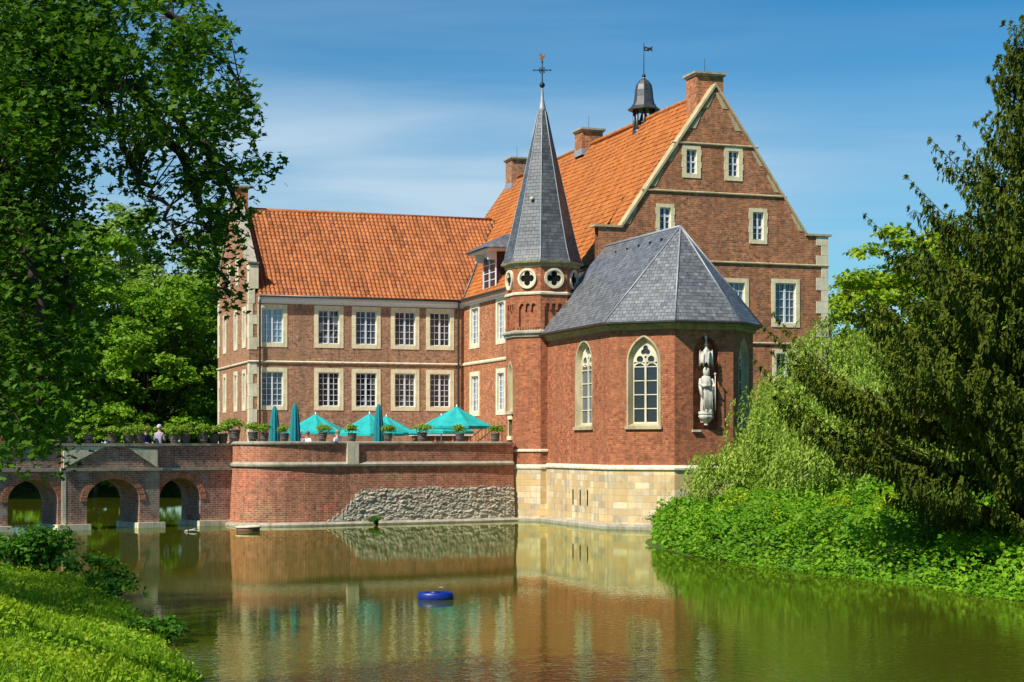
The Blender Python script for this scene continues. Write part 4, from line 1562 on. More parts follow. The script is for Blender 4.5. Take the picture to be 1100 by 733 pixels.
out = [(XA, -.6)]
for x0, x1 in arches:
    out += [(x0, -.6)] + aro(x0, x1)[::-1] + [(x1, -.6)]
out += [(XB, -.6), (XB, 2.36), (XA, 2.36)]
m.plate(out, [], STDFR, 0, BW, rmi=0)
m.box(XA, 0.02, 2.36, XB, .36, 3.36)
m.box(XA, BW - .36, 2.36, XB, BW - .02, 3.36)
# projecting middle section
x0, x1 = bx(65.5), bx(172)
ma = arches[2]
out = [(x0, -.6), (ma[0], -.6)] + aro(*ma)[::-1] + [(ma[1], -.6), (x1 - .1, -.6), (x1 - .1, 2.34), (x0, 2.34)]
m.plate(out, [], STDFR, -.16, -.001)
m.box(x0, -.14, 2.42, x1 - .1, .02, 3.34)
m.build('wall', M['brick_bridge'], bridge)
for k, (a0_, a1_) in enumerate(arches):
    m = MB()
    yf = -.19 if k == 2 else -.025
    I, O = aro(a0_, a1_, 0.0, n=26), aro(a0_, a1_, .27, n=26)
    for i in range(26):
        m.plate([I[i], I[i + 1], O[i + 1], O[i]], [], STDFR, yf + .004 * (i % 2), .02)
    m.build('arch_ring', M['brick_terrace'], bridge)
m = MB()
for xa, xb, pr in ((XA, x0 - .02, .1), (x0 - .1, x1, .26), (x1 + .02, XB, .1)):
    m.box(xa, -pr, 2.34, xb, .0 if pr < .2 else -.14, 2.46)
m.build('stone_band', M['stone_grey'], bridge)
m = MB(); m.box(XA, -.06, 3.36, x0 - .1, .42, 3.46); m.box(x0 - .1, -.22, 3.34, x1, .42, 3.46); m.box(x1, -.06, 3.36, XB, .42, 3.46)
m.box(XA, BW - .42, 3.36, XB, BW + .06, 3.46)
m.build('coping', M['stone_grey'], bridge)
m = MB(); m.box(XA, .36, 2.3, XB, BW - .36, 2.44)
m.build('deck', M['gravel'], bridge)
m = MB()        # stone wedges on the middle parapet, their lit slopes drawn as pale triangles
m.plate([(x0 + .03, 2.47), (x0 + 1.75, 3.32), (x0 + .03, 3.32)], [], STDFR, -.20, -.12)
m.build('lit_stone_wedge', M['sandstone_white'], bridge)
m = MB(); m.plate([(x1 - .2, 2.47), (x1 - .2, 3.2), (x1 - 1.5, 3.28)], [], STDFR, -.20, -.12)
m.build('lit_stone_wedge', M['sandstone_white'], bridge)
m = MB()
edges = [XA] + [e for a in arches for e in a] + [XB]
for i in range(0, len(edges), 2):
    pr = .34 if 2 <= i // 2 <= 3 else .2
    m.box(edges[i] - .12, -pr, -.6, edges[i + 1] + .12, BW + .1, .22)
m.build('pier_footing', M['sandstone_white'], bridge)
m = MB()
m.box(x0 - .02, -.172, .2, x0 + .14, -.155, 2.3)  # lit left side of the projecting section painted as a pale strip
m.build('quoin', M['sandstone_white'], bridge)


# ------------------------------------------------------------------ leaves
def leaf_arrays(C, N, size, rng, aspect=1.5, A=None, fold=.18, szvar=.35):
    """rhombic leaves at C with normals N; A = optional length axis"""
    n = len(C)
    N = N / (np.linalg.norm(N, axis=1, keepdims=True) + 1e-9)
    if A is None:
        A = rng.normal(size=(n, 3))
    A = A - (A * N).sum(1, keepdims=True) * N
    A /= (np.linalg.norm(A, axis=1, keepdims=True) + 1e-9)
    B = np.cross(N, A)
    L = size * (1 + szvar * rng.uniform(-1, 1, (n, 1)))
    Wd = L / aspect
    V = np.stack([C - A * L / 2, C + B * Wd / 2 + N * Wd * fold - A * L * .05, C + A * L / 2, C - B * Wd / 2 + N * Wd * fold - A * L * .05], 1)
    return V.reshape(-1, 3), np.arange(4 * n).reshape(n, 4)


def lobed_arrays(C, N, size, rng, szvar=.3, A=None):
    """maple-like lobed leaves"""
    n = len(C)
    N = N / (np.linalg.norm(N, axis=1, keepdims=True) + 1e-9)
    if A is None:
        A = rng.normal(size=(n, 3))
    A = A - (A * N).sum(1, keepdims=True) * N
    A /= (np.linalg.norm(A, axis=1, keepdims=True) + 1e-9)
    B = np.cross(N, A)
    L = size * (1 + szvar * rng.uniform(-1, 1, (n, 1)))
    sh = [(-.5, 0, 0), (-.28, .42, .06), (-.02, .2, .0), (.18, .5, .08), (.2, .16, 0), (.58, 0, -.05), (.2, -.16, 0), (.18, -.5, .08), (-.02, -.2, .0), (-.28, -.42, .06)]
    V = np.stack([C + A * L * a + B * L * b + N * L * c for a, b, c in sh], 1)
    return V.reshape(-1, 3), np.arange(10 * n).reshape(n, 10)


def clump_points(rng, clumps, per, sub=12, flat=.65, tight=.2):
    """clumps: (M,4) centre + radius -> leaf points and outward normals, clustered in sprays"""
    C = np.asarray(clumps, float)
    cs, ns = [], []
    for c in C:
        r = c[3]
        ns_ = max(4, int(sub))
        d = rng.normal(size=(ns_, 3)); d /= np.linalg.norm(d, axis=1, keepdims=True)
        d[:, 2] = np.where(d[:, 2] < -.35, -d[:, 2] * .6, d[:, 2])
        rad = r * rng.uniform(.45, 1.0, (ns_, 1))
        sc = c[:3] + d * rad * np.array([1, 1, flat])
        k = max(3, int(per * (r ** 2) / ns_))
        q = rng.normal(size=(ns_, k, 3)) * r * tight * np.array([1.15, 1.15, .55])
        pts = (sc[:, None, :] + q).reshape(-1, 3)
        # sprays droop outwards
        out = pts - c[:3]
        pts[:, 2] -= .10 * (out[:, 0] ** 2 + out[:, 1] ** 2) / r
        cs.append(pts); ns.append(out / r)
    cs = np.concatenate(cs); ns = np.concatenate(ns)
    nn = ns * .55 + np.array([0, 0, .75]) + rng.normal(size=cs.shape) * .45
    return cs, nn


def tree_mesh(seed, H=16, R=6, base=3.5, nclump=70, per=95, leaf=.34, trunk_r=.35, crown='round'):
    """local clump list, trunk"""
    rng = np.random.default_rng(seed)
    cl = []
    zc = base + (H - base) / 2
    hz = (H - base) / 2
    tries = 0
    while len(cl) < nclump and tries < 9000:
        tries += 1
        d = rng.normal(size=3); d /= np.linalg.norm(d)
        rad = rng.uniform(.35, 1.0) ** .5
        lump = 1 + .22 * math.sin(3 * math.atan2(d[1], d[0]) + seed) * (1 - abs(d[2])) + .12 * math.sin(5 * d[2] + seed * 2)
        p = np.array([d[0] * R * rad * lump, d[1] * R * rad * lump, zc + d[2] * hz * rad])
        if crown == 'pear':
            k = (p[2] - base) / (H - base)
            p[:2] *= 1.15 - .55 * k
        r = rng.uniform(.14, .26) * R
        if all(np.linalg.norm(p - q[:3]) > .62 * (r + q[3]) * .8 for q in cl):
            cl.append(np.array([*p, r]))
    tb = MB()
    tb.tube([(0, 0, -.6), (.1, 0, base * .5), (0, .15, base + hz * .6), (.1, 0, base + hz * 1.5)], [trunk_r * 1.25, trunk_r, trunk_r * .65, trunk_r * .15], 9)
    for c in cl[::3]:
        z0 = base * .6 + (c[2] - base) * .5
        mid = Vector((c[0] * .45, c[1] * .45, z0 + (c[2] - z0) * .35))
        tb.tube([(0, 0, z0), mid, c[:3]], [trunk_r * .35, trunk_r * .2, trunk_r * .06], 5)
    pts, nn = clump_points(rng, cl, per)
    V, F = leaf_arrays(pts, nn, leaf, rng, 1.35)
    clr = rng.uniform(0, 1, len(F)) * .75 + .25 * np.repeat(rng.uniform(0, 1, math.ceil(len(F) / 40)), 40)[:len(F)]
    return tb, V, F, clr


TREES = {}


def make_tree(name, label, cat, loc, kind, mat, scale=1, rz=0, group=None, sz=None):
    x, y = loc
    z = float(gheight(np.array([[x, y]]))[0])
    t = thing(name, label, cat, (x, y, max(z, 0)), rz, group)
    t.scale = (scale, scale, sz or scale)
    key = (kind, mat)
    if key not in TREES:
        tb, V, F, clr = TREE_KINDS[kind]()
        a = tb.build('trunk', M['bark'], t)
        bcr = np_mesh('crown', V, F, M[mat], t, clr)
        TREES[key] = (a, bcr)
    else:
        for o in TREES[key]:
            c = o.copy(); COL.objects.link(c); c.parent = t
    return t


TREE_KINDS = {
    'oak': lambda: tree_mesh(11, 17, 7.2, 2.0, 120, 150, .36),
    'lime': lambda: tree_mesh(23, 20, 7.0, 3.0, 130, 150, .36, .4, 'pear'),
    'maple': lambda: tree_mesh(37, 13, 5.8, 1.2, 100, 170, .32),
}

G1 = 'trees on the far bank left of the house'
left_trees = [
    ('maple', 'leaf_far', (-24.0, 113), 1.0, 'bright green layered tree on the bank just left of the wing end', 'broad_tree'),
    ('maple', 'leaf_far', (-20.0, 119), 1.15, 'green tree partly hidden behind the left end of the wing', 'broad_tree'),
    ('oak', 'leaf_far', (-30.5, 116), 1.02, 'full green tree above the middle of the bridge parapet', 'broad_tree'),
    ('lime', 'leaf_far_light', (-31.0, 134), 1.05, 'tallest pale green tree of the far bank under the patch of sky', 'tall_tree'),
    ('oak', 'leaf_far', (-38, 112), 1.0, 'dark green tree behind the left bridge arch', 'broad_tree'),
    ('lime', 'leaf_far_light', (-23, 137), .98, 'pale green tree rising behind the layered tree', 'tall_tree'),
    ('maple', 'leaf_far', (-43, 104), 1.2, 'low green tree at the left edge of the far bank', 'broad_tree'),
    ('oak', 'leaf_far', (-46, 122), 1.2, 'green tree far left behind the hanging foliage', 'broad_tree'),
    ('lime', 'leaf_far_light', (-41, 140), 1.1, 'pale green tree far left behind the hanging foliage', 'tall_tree'),
    ('maple', 'leaf_far', (-33.5, 110.5), .62, 'small bushy tree at the water seen through the first arch', 'broad_tree'),
    ('maple', 'leaf_far', (-27, 111.5), .5, 'small bushy tree at the water above the second arch', 'broad_tree'),
]
for i, (k, mt, loc, sc, lb, nm) in enumerate(left_trees):
    make_tree(nm, lb, 'tree', loc, k, mt, sc, i * 1.3, G1)
G2 = 'trees behind the right side of the house'
right_trees = [
    ('oak', 'leaf_far_yellow', (24.3, 100), .93, 'sunny yellow green tree right beside the main gable', 'broad_tree'),
    ('maple', 'leaf_far_yellow', (20.8, 92), .75, 'lower sunny tree against the gable corner', 'broad_tree'),
    ('oak', 'leaf_far_yellow', (29.5, 104), 1.02, 'sunny tree behind the top of the conifer', 'broad_tree'),
    ('maple', 'leaf_far', (27, 84), .85, 'green tree behind the conifer', 'broad_tree'),
    ('oak', 'leaf_far', (36, 92), .85, 'green tree at the far right behind the conifer', 'broad_tree'),
]
for i, (k, mt, loc, sc, lb, nm) in enumerate(right_trees):
    make_tree(nm, lb, 'tree', loc, k, mt, sc, i * 2.1 + .6, G2)
# distant wood as one mass
rng = np.random.default_rng(77)
cl = []
for k in range(240):
    x = rng.uniform(-120, 120); y = rng.uniform(165, 190)
    cl.append((x, y, rng.uniform(2, 11), rng.uniform(2.5, 4.5)))
pts, nn = clump_points(rng, cl, 16)
V, F = leaf_arrays(pts, nn, .9, rng, 1.3)
wood = np_mesh('distant_wood', V, F, M['leaf_far'], None, rng.uniform(0, 1, len(F)))
tag(wood, 'green wood far behind the castle', 'wood', kind='stuff')

# ------------------------------------------------------------------ conifer on the right bank
CX, CY = 12.9, 42.0
cz = float(gheight(np.array([[CX, CY]]))[0])
con = thing('conifer', 'tall dark conifer with drooping sprays on the right bank', 'tree', (CX, CY, cz))
rng = np.random.default_rng(5)
Hc = 13.6
tk = MB(); tk.tube([(0, 0, -.4), (.05, 0, 4), (0, .1, 9), (0, 0, Hc - .3)], [.34, .27, .16, .03], 9)
Cs, As, Ns, Cr = [], [], [], []
nl = 125
for i in range(nl):
    f = (i + .5) / nl
    z = 1.0 + (Hc - 1.6) * f ** 1.05
    zz = z / Hc
    Lb = (.57 * (Hc - z) + .15) * rng.uniform(.62, 1.14)
    Lb = min(Lb, 6.9)
    if zz < .16:
        Lb *= .8
    az = i * 2.39996 + rng.uniform(-.2, .2)
    if math.sin(az) > .75 and i % 3 == 0:
        az += math.pi * .6
    d = np.array([math.cos(az), math.sin(az), 0.0])
    lift = rng.uniform(.14, .26) + .30 * zz
    droop = rng.uniform(.06, .2)

    def plume(B0p, dv, L, lift, droop, width, ln0, bright):
        """one bough: a spine that dips and turns up at its tip, with short side shoots and hanging tassels"""
        n = max(5, int(L / .13))
        ts = np.linspace(0, 1, n)
        sp = np.stack([B0p[0] + dv[0] * L * ts, B0p[1] + dv[1] * L * ts, B0p[2] + L * (lift * ts - droop * np.sin(ts * math.pi) + .12 * ts ** 3)], 1)
        sd = np.array([-dv[1], dv[0], 0])
        for j in range(1, n):
            t = ts[j]
            w = width * min(1, (1 - t) * 2.2 + .18)
            for sg in (-1, 1):
                for q in (.25, .8):
                    bp_ = sp[j] + sd * sg * w * q + dv * w * q * .6 + rng.normal(size=3) * .02
                    ln = ln0 * rng.uniform(.4, 1.15) * min(1, (1 - t) * 1.8 + .25)
                    Cs.append(bp_ + np.array([0, 0, .02])); As.append(dv + sd * sg * .8 + rng.normal(size=3) * .2)
                    Ns.append(np.array([0, -.2, 1.0]) + rng.normal(size=3) * .3); Cr.append(bright + rng.uniform(.25, .5))  # upper shoots lighter than the tassels: light from above put into the colour
                    kk = max(2, int(ln / .07))
                    for h2 in range(kk):
                        Cs.append(bp_ + np.array([rng.normal() * .018, rng.normal() * .018, -ln * (h2 + .5) / kk]))
                        As.append(np.array([dv[0] * .35, dv[1] * .35, -1]) + rng.normal(size=3) * .22)
                        Ns.append(np.array([dv[0], dv[1] - .3, .3]) + rng.normal(size=3) * .45)
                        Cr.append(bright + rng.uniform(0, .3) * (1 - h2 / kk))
        return sp

    br = rng.uniform(0, .3)
    base0 = np.array([0, 0, z])
    P_ = plume(base0 + d * Lb * .1, d, Lb * .9, lift, droop, .20, .40, br)
    n = len(P_)
    tk.tube([(0, 0, z), tuple(P_[n // 3]), tuple(P_[2 * n // 3]), tuple(P_[-1])], [.045 * (1 - zz) + .012, .028 * (1 - zz) + .01, .012, .004], 4, caps=False)
    ns2 = max(2, int(Lb * 1.7))
    for k in range(ns2):
        t = .22 + .62 * k / ns2 + rng.uniform(-.03, .03)
        j = min(n - 1, int(t * n))
        sg = 1 if k % 2 else -1
        a2 = az + sg * rng.uniform(.45, .85)
        plume(P_[j], np.array([math.cos(a2), math.sin(a2), 0]), (Lb * .42 * (1 - t) + .45) * rng.uniform(.7, 1.2), rng.uniform(.05, .35), .1, .15, .34, br * rng.uniform(.5, 1.2))
Cs, As, Ns = np.array(Cs), np.array(As), np.array(Ns)
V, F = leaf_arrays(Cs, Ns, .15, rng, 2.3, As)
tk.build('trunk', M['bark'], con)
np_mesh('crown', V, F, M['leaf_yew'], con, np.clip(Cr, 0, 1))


# ------------------------------------------------------------------ weeping trees beside the chapel
def weeping(name, label, loc, Hh, R, n, seed, mat='leaf_willow', leaf=.145):
    rng = np.random.default_rng(seed)
    x, y = loc
    z0 = float(gheight(np.array([[x, y]]))[0])
    t = thing(name, label, 'tree', (x, y, z0))
    tb = MB()
    tb.tube([(0, 0, -.4), (.1, .05, Hh * .35), (0, 0, Hh * .6)], [.22, .16, .1], 8)
    Cs, As, Ns, Cr = [], [], [], []
    nb = max(12, n // 14)
    for b_ in range(nb):
        az = rng.uniform(0, 2 * math.pi); rr = R * rng.uniform(.25, .95)
        zt = Hh * (1 - .42 * (rr / R) ** 2) * rng.uniform(.58, 1.0) * (1 + .10 * math.sin(3 * az + seed))
        hd = np.array([rr * math.cos(az), rr * math.sin(az), zt])
        tb.tube([(0, 0, Hh * .45), tuple(hd * np.array([.5, .5, .92])), tuple(hd)], [.06, .035, .012], 5, caps=False)
        for s_ in range(14):
            a2 = az + rng.normal() * .7
            o_ = hd + rng.normal(size=3) * np.array([.55, .55, .3]) * R / 4
            ln = rng.uniform(.5, 1.0) * Hh * .46
            k = int(ln / .075)
            u_ = np.linspace(0, 1, k)[:, None]
            outw = np.array([math.cos(a2), math.sin(a2), 0]) * rng.uniform(.3, .9)
            pth = o_ + outw * (1 - (1 - u_) ** 2) + np.array([0, 0, 1]) * (.25 * np.sin(u_ * 1.8) - ln * u_ ** 1.3)
            pth = pth + rng.normal(size=pth.shape) * .045
            pth = pth[pth[:, 2] > .15]
            Cs.append(pth)
            As.append(np.tile(outw * .4 + np.array([0, 0, -1]), (len(pth), 1)) + rng.normal(size=pth.shape) * .45)
            Ns.append(np.tile(outw + np.array([0, 0, .4]), (len(pth), 1)) + rng.normal(size=pth.shape) * .6)
            Cr.append(np.clip(rng.uniform(0, 1) * .65 + rng.uniform(0, .35, len(pth)), 0, 1))
    Cs, As, Ns, Cr = map(np.concatenate, (Cs, As, Ns, Cr))
    V, F = leaf_arrays(Cs, Ns, leaf, rng, 2.4, As)
    tb.build('trunk', M['bark'], t)
    np_mesh('crown', V, F, M[mat], t, Cr)


weeping('weeping_tree', 'tall pale yellow green weeping tree between the chapel and the conifer', (at(893, 0, 62).x, 62), 6.5, 2.9, 1400, 3)
weeping('weeping_tree', 'smaller weeping tree hanging in front of the chapel wall', (at(801, 0, 62.5).x, 62.5), 3.35, 1.75, 800, 4)
weeping('weeping_tree', 'broad pale weeping tree overlapped by the conifer branches', (at(935, 0, 57).x, 57), 4.6, 2.7, 1000, 9)


# ------------------------------------------------------------------ ground cover and banks
def in_poly(P, poly):
    return sdist(P, poly) < 0


def sample_poly(rng, poly, n):
    poly = np.array(poly)
    lo, hi = poly.min(0), poly.max(0)
    out = []
    while sum(map(len, out)) < n:
        q = rng.uniform(lo, hi, (n * 2, 2))
        out.append(q[in_poly(q, poly)])
    return np.concatenate(out)[:n]


def fbm2(P, s, seed=0):
    return np.array([noise.noise((p[0] * s + seed, p[1] * s, seed * .37)) for p in P])


def cover(name, label, poly, n, size, hmin, hmax, mat, seed, edge_drop=True, bump_s=.9, aspect=1.35, szvar=.4):
    rng = np.random.default_rng(seed)
    # mounds: leaves gathered on low domes
    P2 = sample_poly(rng, poly, n)
    d = sdist(P2, MOAT)
    z0 = gheight(P2)
    bumps = fbm2(P2, bump_s, seed) * .5 + .5 + .3 * fbm2(P2, bump_s * 3.1, seed + 5)
    e = np.clip((d + .25) / .9, 0, 1)
    top = (hmin + (hmax - hmin) * np.clip(bumps, 0, 1.2)) * np.sqrt(e)
    t = 1 - rng.uniform(0, 1, n) ** 2 * .65
    t = np.where(d < .5, rng.uniform(0.0, 1, n), t)
    z = np.maximum(z0, 0.0) + top * t + .02
    C = np.stack([P2[:, 0], P2[:, 1], z], 1)
    N = np.stack([rng.normal(size=n) * .45, rng.normal(size=n) * .45 - .25, np.full(n, .8)], 1)
    V, F = leaf_arrays(C, N, size, rng, aspect, szvar=szvar)
    o = np_mesh(name, V, F, M[mat], None, rng.uniform(0, 1, n) * .7 + .3 * np.clip(fbm2(P2, 1.6, seed + 9) + .5, 0, 1))
    tag(o, label, 'plants', kind='stuff')
    return o


RB = [(5.0, 62), (4.75, 57.5), (5.4, 52.2), (6.5, 49.2), (8.1, 45.1), (9.8, 41.6), (11.0, 37.4), (14.3, 32.6), (22, 28), (24, 36), (20, 50), (17, 62), (12, 66.5), (6.0, 65.6)]
cover('ground_cover', 'dense bright green leafy plants covering the right bank down to the water', RB, 140000, .125, .12, 1.5, 'leaf_cover', 31, szvar=.6, bump_s=.75)
# lime green spurge clumps in it
for i, (px, Y, r) in enumerate(((798, 56, .75), (960, 50.5, .5), (900, 52, .4))):
    x = at(px, 0, Y).x
    z = float(gheight(np.array([[x, Y]]))[0])
    t = thing('spurge_plant', ['largest lime yellow flowering clump below the small weeping tree', 'lime yellow clump below the conifer on the right bank', 'smallest lime yellow clump in the middle of the bank'][i], 'plant', (x, Y, z), 0, 'lime flowering clumps on the right bank')
    rng = np.random.default_rng(60 + i)
    sb = MB()
    for k in range(14):
        a = rng.uniform(0, 6.28); q = rng.uniform(0, r * .7)
        sb.tube([(q * .3 * math.cos(a), q * .3 * math.sin(a), 0), (q * math.cos(a), q * math.sin(a), 1.1)], [.015, .01], 4)
    sb.build('stems', M['leaf_cover'], t)
    pts, nn = clump_points(rng, [(0, 0, 1.05, r), (r * .5, -.2, .95, r * .6), (-r * .6, 0, .9, r * .6)], 1400)
    V, F = leaf_arrays(pts, nn, .1, rng, 1.3)
    np_mesh('flower_heads', V, F, M['leaf_lime'], t, rng.uniform(0, 1, len(F)))

LBK = [(-3.4, 20), (-4.5, 24.8), (-6.5, 31), (-8.3, 36.5), (-10.7, 41), (-15, 46.2), (-30, 50), (-30, 12), (-3, 9), (-1.0, 15)]
cover('bank_plants', 'sunlit yellow green plants and weeds on the near left bank', LBK, 135000, .068, .03, .28, 'leaf_bank', 41, bump_s=1.4, aspect=1.6)
# grass blades on the near bank
rng = np.random.default_rng(8)
n = 70000
near = [(-3.4, 20), (-4.6, 24.8), (-6.6, 31), (-8.5, 36.5), (-12, 40), (-14, 30), (-12, 12), (-3, 9), (-1.2, 15)]
P2 = sample_poly(rng, near, n)
z0 = np.maximum(gheight(P2), 0)
hb = rng.uniform(.08, .26, n) * (1 + .6 * np.clip(fbm2(P2, .9, 3), -1, 1))
a = rng.uniform(0, 2 * math.pi, n)
wv = np.stack([np.cos(a), np.sin(a), np.zeros(n)], 1) * .008
ln_ = np.stack([rng.normal(size=n) * .4, rng.normal(size=n) * .4, np.ones(n)], 1)
B_ = np.stack([P2[:, 0], P2[:, 1], z0], 1)
T_ = B_ + ln_ * hb[:, None]
Mi = B_ + ln_ * hb[:, None] * np.array([.35, .35, .6])
V = np.stack([B_ - wv, B_ + wv, Mi + wv * .8, T_, Mi - wv * .8], 1).reshape(-1, 3)
o = np_mesh('grass', V, np.arange(5 * n).reshape(n, 5), M['leaf_bank'], None, rng.uniform(0, .7, n))
tag(o, 'short grass growing between the weeds on the near left bank', 'grass', kind='stuff')


# taller weeds standing out of the ground cover
rng = np.random.default_rng(311)
pw = sample_poly(rng, RB, 420)
pw = pw[sdist(pw, MOAT) > .3]
zw = gheight(pw)
Cs, Ns, As, Cr = [], [], [], []
for (x, y), z in zip(pw, zw):
    hh = rng.uniform(.9, 1.55)
    tl = rng.normal(size=2) * .12
    k = int(hh / .045)
    q = np.linspace(.45, 1, k)
    th = np.arange(k) * 2.4
    rr_w = .13 * (1.15 - q)
    c = np.stack([x + tl[0] * q + rr_w * np.cos(th), y + tl[1] * q + rr_w * np.sin(th), z + hh * q], 1)
    Cs.append(c)
    As.append(np.stack([np.cos(th), np.sin(th), np.full(k, -.35)], 1))
    Ns.append(np.stack([np.cos(th) * .3, np.sin(th) * .3, np.full(k, 1.0)], 1) + rng.normal(size=(k, 3)) * .25)
    Cr.append(np.clip(rng.uniform(0, .6) + rng.uniform(0, .4, k), 0, 1))
Cs, Ns, As, Cr = map(np.concatenate, (Cs, Ns, As, Cr))
V, F = leaf_arrays(Cs, Ns, .13, rng, 2.2, As)
o = np_mesh('tall_weeds', V, F, M['leaf_bank'], None, Cr * .5)
tag(o, 'taller nettle like weeds rising from the ground cover of the right bank', 'plants', kind='stuff')
# shrubs by the left water edge
def shrub(name, label, loc, r, hh, seed, mat='leaf_shrub', leaf=.13, per=520, group=None, z=None):
    rng = np.random.default_rng(seed)
    x, y = loc
    z0 = float(gheight(np.array([[x, y]]))[0]) if z is None else z
    t = thing(name, label, 'shrub', (x, y, max(0, z0)), 0, group)
    cl = []
    for k in range(14):
        a = rng.uniform(0, 6.28); q = r * rng.uniform(.1, .8)
        cl.append((q * math.cos(a), q * math.sin(a), hh * rng.uniform(.25, .75) * (1 - .3 * q / r), r * rng.uniform(.3, .45)))
    pts, nn = clump_points(rng, cl, per)
    pts = pts[pts[:, 2] > .02] if False else pts
    keep = pts[:, 2] > 0
    pts, nn = pts[keep], nn[keep]
    V, F = leaf_arrays(pts, nn, leaf, rng, 1.7)
    sb = MB()
    for c in cl:
        sb.tube([(0, 0, -.1), (c[0] * .5, c[1] * .5, c[2] * .6), c[:3]], [.03, .02, .008], 4)
    sb.build('stems', M['bark'], t)
    np_mesh('foliage', V, F, M[mat], t, rng.uniform(0, 1, len(F)))


GB = 'leafy bushes between the weeping trees and the ground cover'
for i, (px, Y, r_, h_b, lb) in enumerate(((748, 61.5, .9, 1.1, 'leftmost small bush below the smaller weeping tree near the chapel base'), (790, 63.5, 1.3, 1.6, 'bush under the smaller weeping tree'),
                                     (835, 63, 1.5, 1.9, 'bush filling the gap between the two weeping trees'), (880, 60, 1.5, 1.8, 'bush under the tall weeping tree'), (925, 56, 1.3, 1.5, 'bush where the weeping tree meets the conifer'))):
    shrub('bush', lb, (at(px, 0, Y).x, Y), r_, h_b, 110 + i, 'leaf_cover' if i % 2 else 'leaf_willow', .11, 900, GB)
GS = 'shrubs leaning over the water of the near left bank'
shrub('shrub', 'dark green shrub at the tip of the left bank over the water', (at(100, 0, 38).x, 38), 1.0, 1.15, 51, group=GS)
shrub('shrub', 'dark green shrub left of the bank tip below the bridge pier', (at(55, 0, 39.5).x, 39.5), 1.3, 1.45, 52, group=GS)
shrub('shrub', 'shrub at the left picture edge on the near bank', (at(8, 0, 40).x, 40), 1.3, 1.5, 53, group=GS)
shrub('shrub', 'low shrub on the slope right above the sunny weeds', (at(110, 0, 34).x, 34.0), .8, .55, 54, group=GS)
shrub('shrub', 'small weedy shrub lowest on the bank near the picture bottom', (at(175, 0, 29.5).x, 29.5), .6, .5, 55, group=GS)
tb_ = at(405, 0, 72.9)
shrub('weed_tuft', 'green weed tuft growing on the ledge at the foot of the rubble wall', (tb_.x, tb_.y + .05), .5, .35, 56, 'leaf_shrub', .07, 900, z=.1)
sb_ = at(708, 0, 66.2)
shrub('shrub', 'grey green shrub at the corner of the chapel ledge above the water', (sb_.x + .3, sb_.y), .8, 1.0, 58, 'leaf_shrub', .1, 700, z=.1)

# ------------------------------------------------------------------ foreground tree hanging in from the left
rng = np.random.default_rng(12)
fx, fy = -16.5, 22.0
fz = float(gheight(np.array([[fx, fy]]))[0])
ft = thing('overhanging_tree', 'big leafy tree hanging into the picture from the left in front of the bridge', 'tree', (fx, fy, fz))
FO = Vector((fx, fy, fz))


def L_(px, py, Y):
    return at(px, py, Y) - FO


limbs = [
    [(-9.5, -.2, 1.5), L_(-260, 60, 18), L_(-60, 40, 19), L_(60, 60, 20), L_(150, 100, 20.5), L_(215, 150, 20.5), L_(262, 190, 20)],
    [L_(-60, 40, 19), L_(40, -30, 19.5), L_(130, -20, 20), L_(190, 20, 20.5), L_(235, 60, 20.5), L_(262, 110, 20)],
    [L_(60, 60, 20), L_(110, 110, 19.5), L_(140, 170, 19), L_(170, 215, 19), L_(190, 262, 19)],
    [L_(-260, 60, 18), L_(-80, 150, 18), L_(0, 200, 18.5), L_(35, 290, 18.5), L_(45, 400, 18.5), L_(40, 480, 18.5)],
    [L_(0, 200, 18.5), L_(45, 240, 19), L_(70, 300, 19), L_(72, 380, 19)],
    [L_(150, 100, 20.5), L_(190, 165, 19.6), L_(222, 225, 19.6), L_(232, 280, 19.6), L_(246, 318, 19.4)],
    [L_(215, 150, 20.5), L_(240, 190, 20.3), L_(262, 235, 20.0)],
    [L_(-80, 150, 18), L_(-30, 270, 17.6), L_(-10, 370, 17.5), L_(0, 440, 17.5)],
    [L_(60, 60, 20), L_(70, 130, 21), L_(60, 190, 21.5)],
]
limbs[0][0] = Vector((0, 0, 6.5))
tk = MB()
tk.tube([(0, 0, -.5), (.1, 0, 3), (0, 0, 6), (.2, .2, 9.5), (0, 0, 13)], [.5, .42, .36, .25, .1], 10)
LP = []
for li, lb in enumerate(limbs):
    pts = [Vector(p) for p in lb]
    sm_ = []
    for i in range(len(pts) - 1):
        p0, p1, p2, p3 = pts[max(i - 1, 0)], pts[i], pts[i + 1], pts[min(i + 2, len(pts) - 1)]
        for j in range(6):
            t = j / 6
            q = .5 * (2 * p1 + (p2 - p0) * t + (2 * p0 - 5 * p1 + 4 * p2 - p3) * t * t + (3 * p1 - p0 - 3 * p2 + p3) * t ** 3)
            sm_.append(q + Vector(rng.normal(size=3)) * .035)
    sm_.append(pts[-1])
    r0 = .13 if li in (0, 3) else .055
    tk.tube(sm_, [r0 * (1 - i / len(sm_)) + .012 for i in range(len(sm_))], 6, caps=False)
    LP += sm_
LPa = np.array([tuple(p) for p in LP])
regions = [
    ([(-60, -60), (225, -60), (222, 14), (243, 34), (250, 70), (262, 110), (280, 148), (296, 182), (282, 190), (262, 188), (240, 168), (205, 155), (170, 145), (125, 150), (84, 160), (92, 195), (70, 225),
      (80, 290), (70, 370), (62, 430), (50, 462), (42, 486), (24, 482), (-60, 470)], 500, 58),
    ([(120, 150), (200, 152), (250, 172), (280, 186), (284, 210), (262, 212), (248, 232), (250, 262), (226, 262), (190, 250), (160, 226), (138, 205)], 88, 30),
    ([(216, 262), (256, 262), (246, 300), (262, 318), (236, 330), (218, 322), (224, 290)], 14, 22),
    ([(150, 226), (214, 258), (206, 282), (168, 262)], 10, 22),
    ([(-60, -60), (100, -60), (80, 200), (66, 430), (-60, 470)], 260, 56),
]
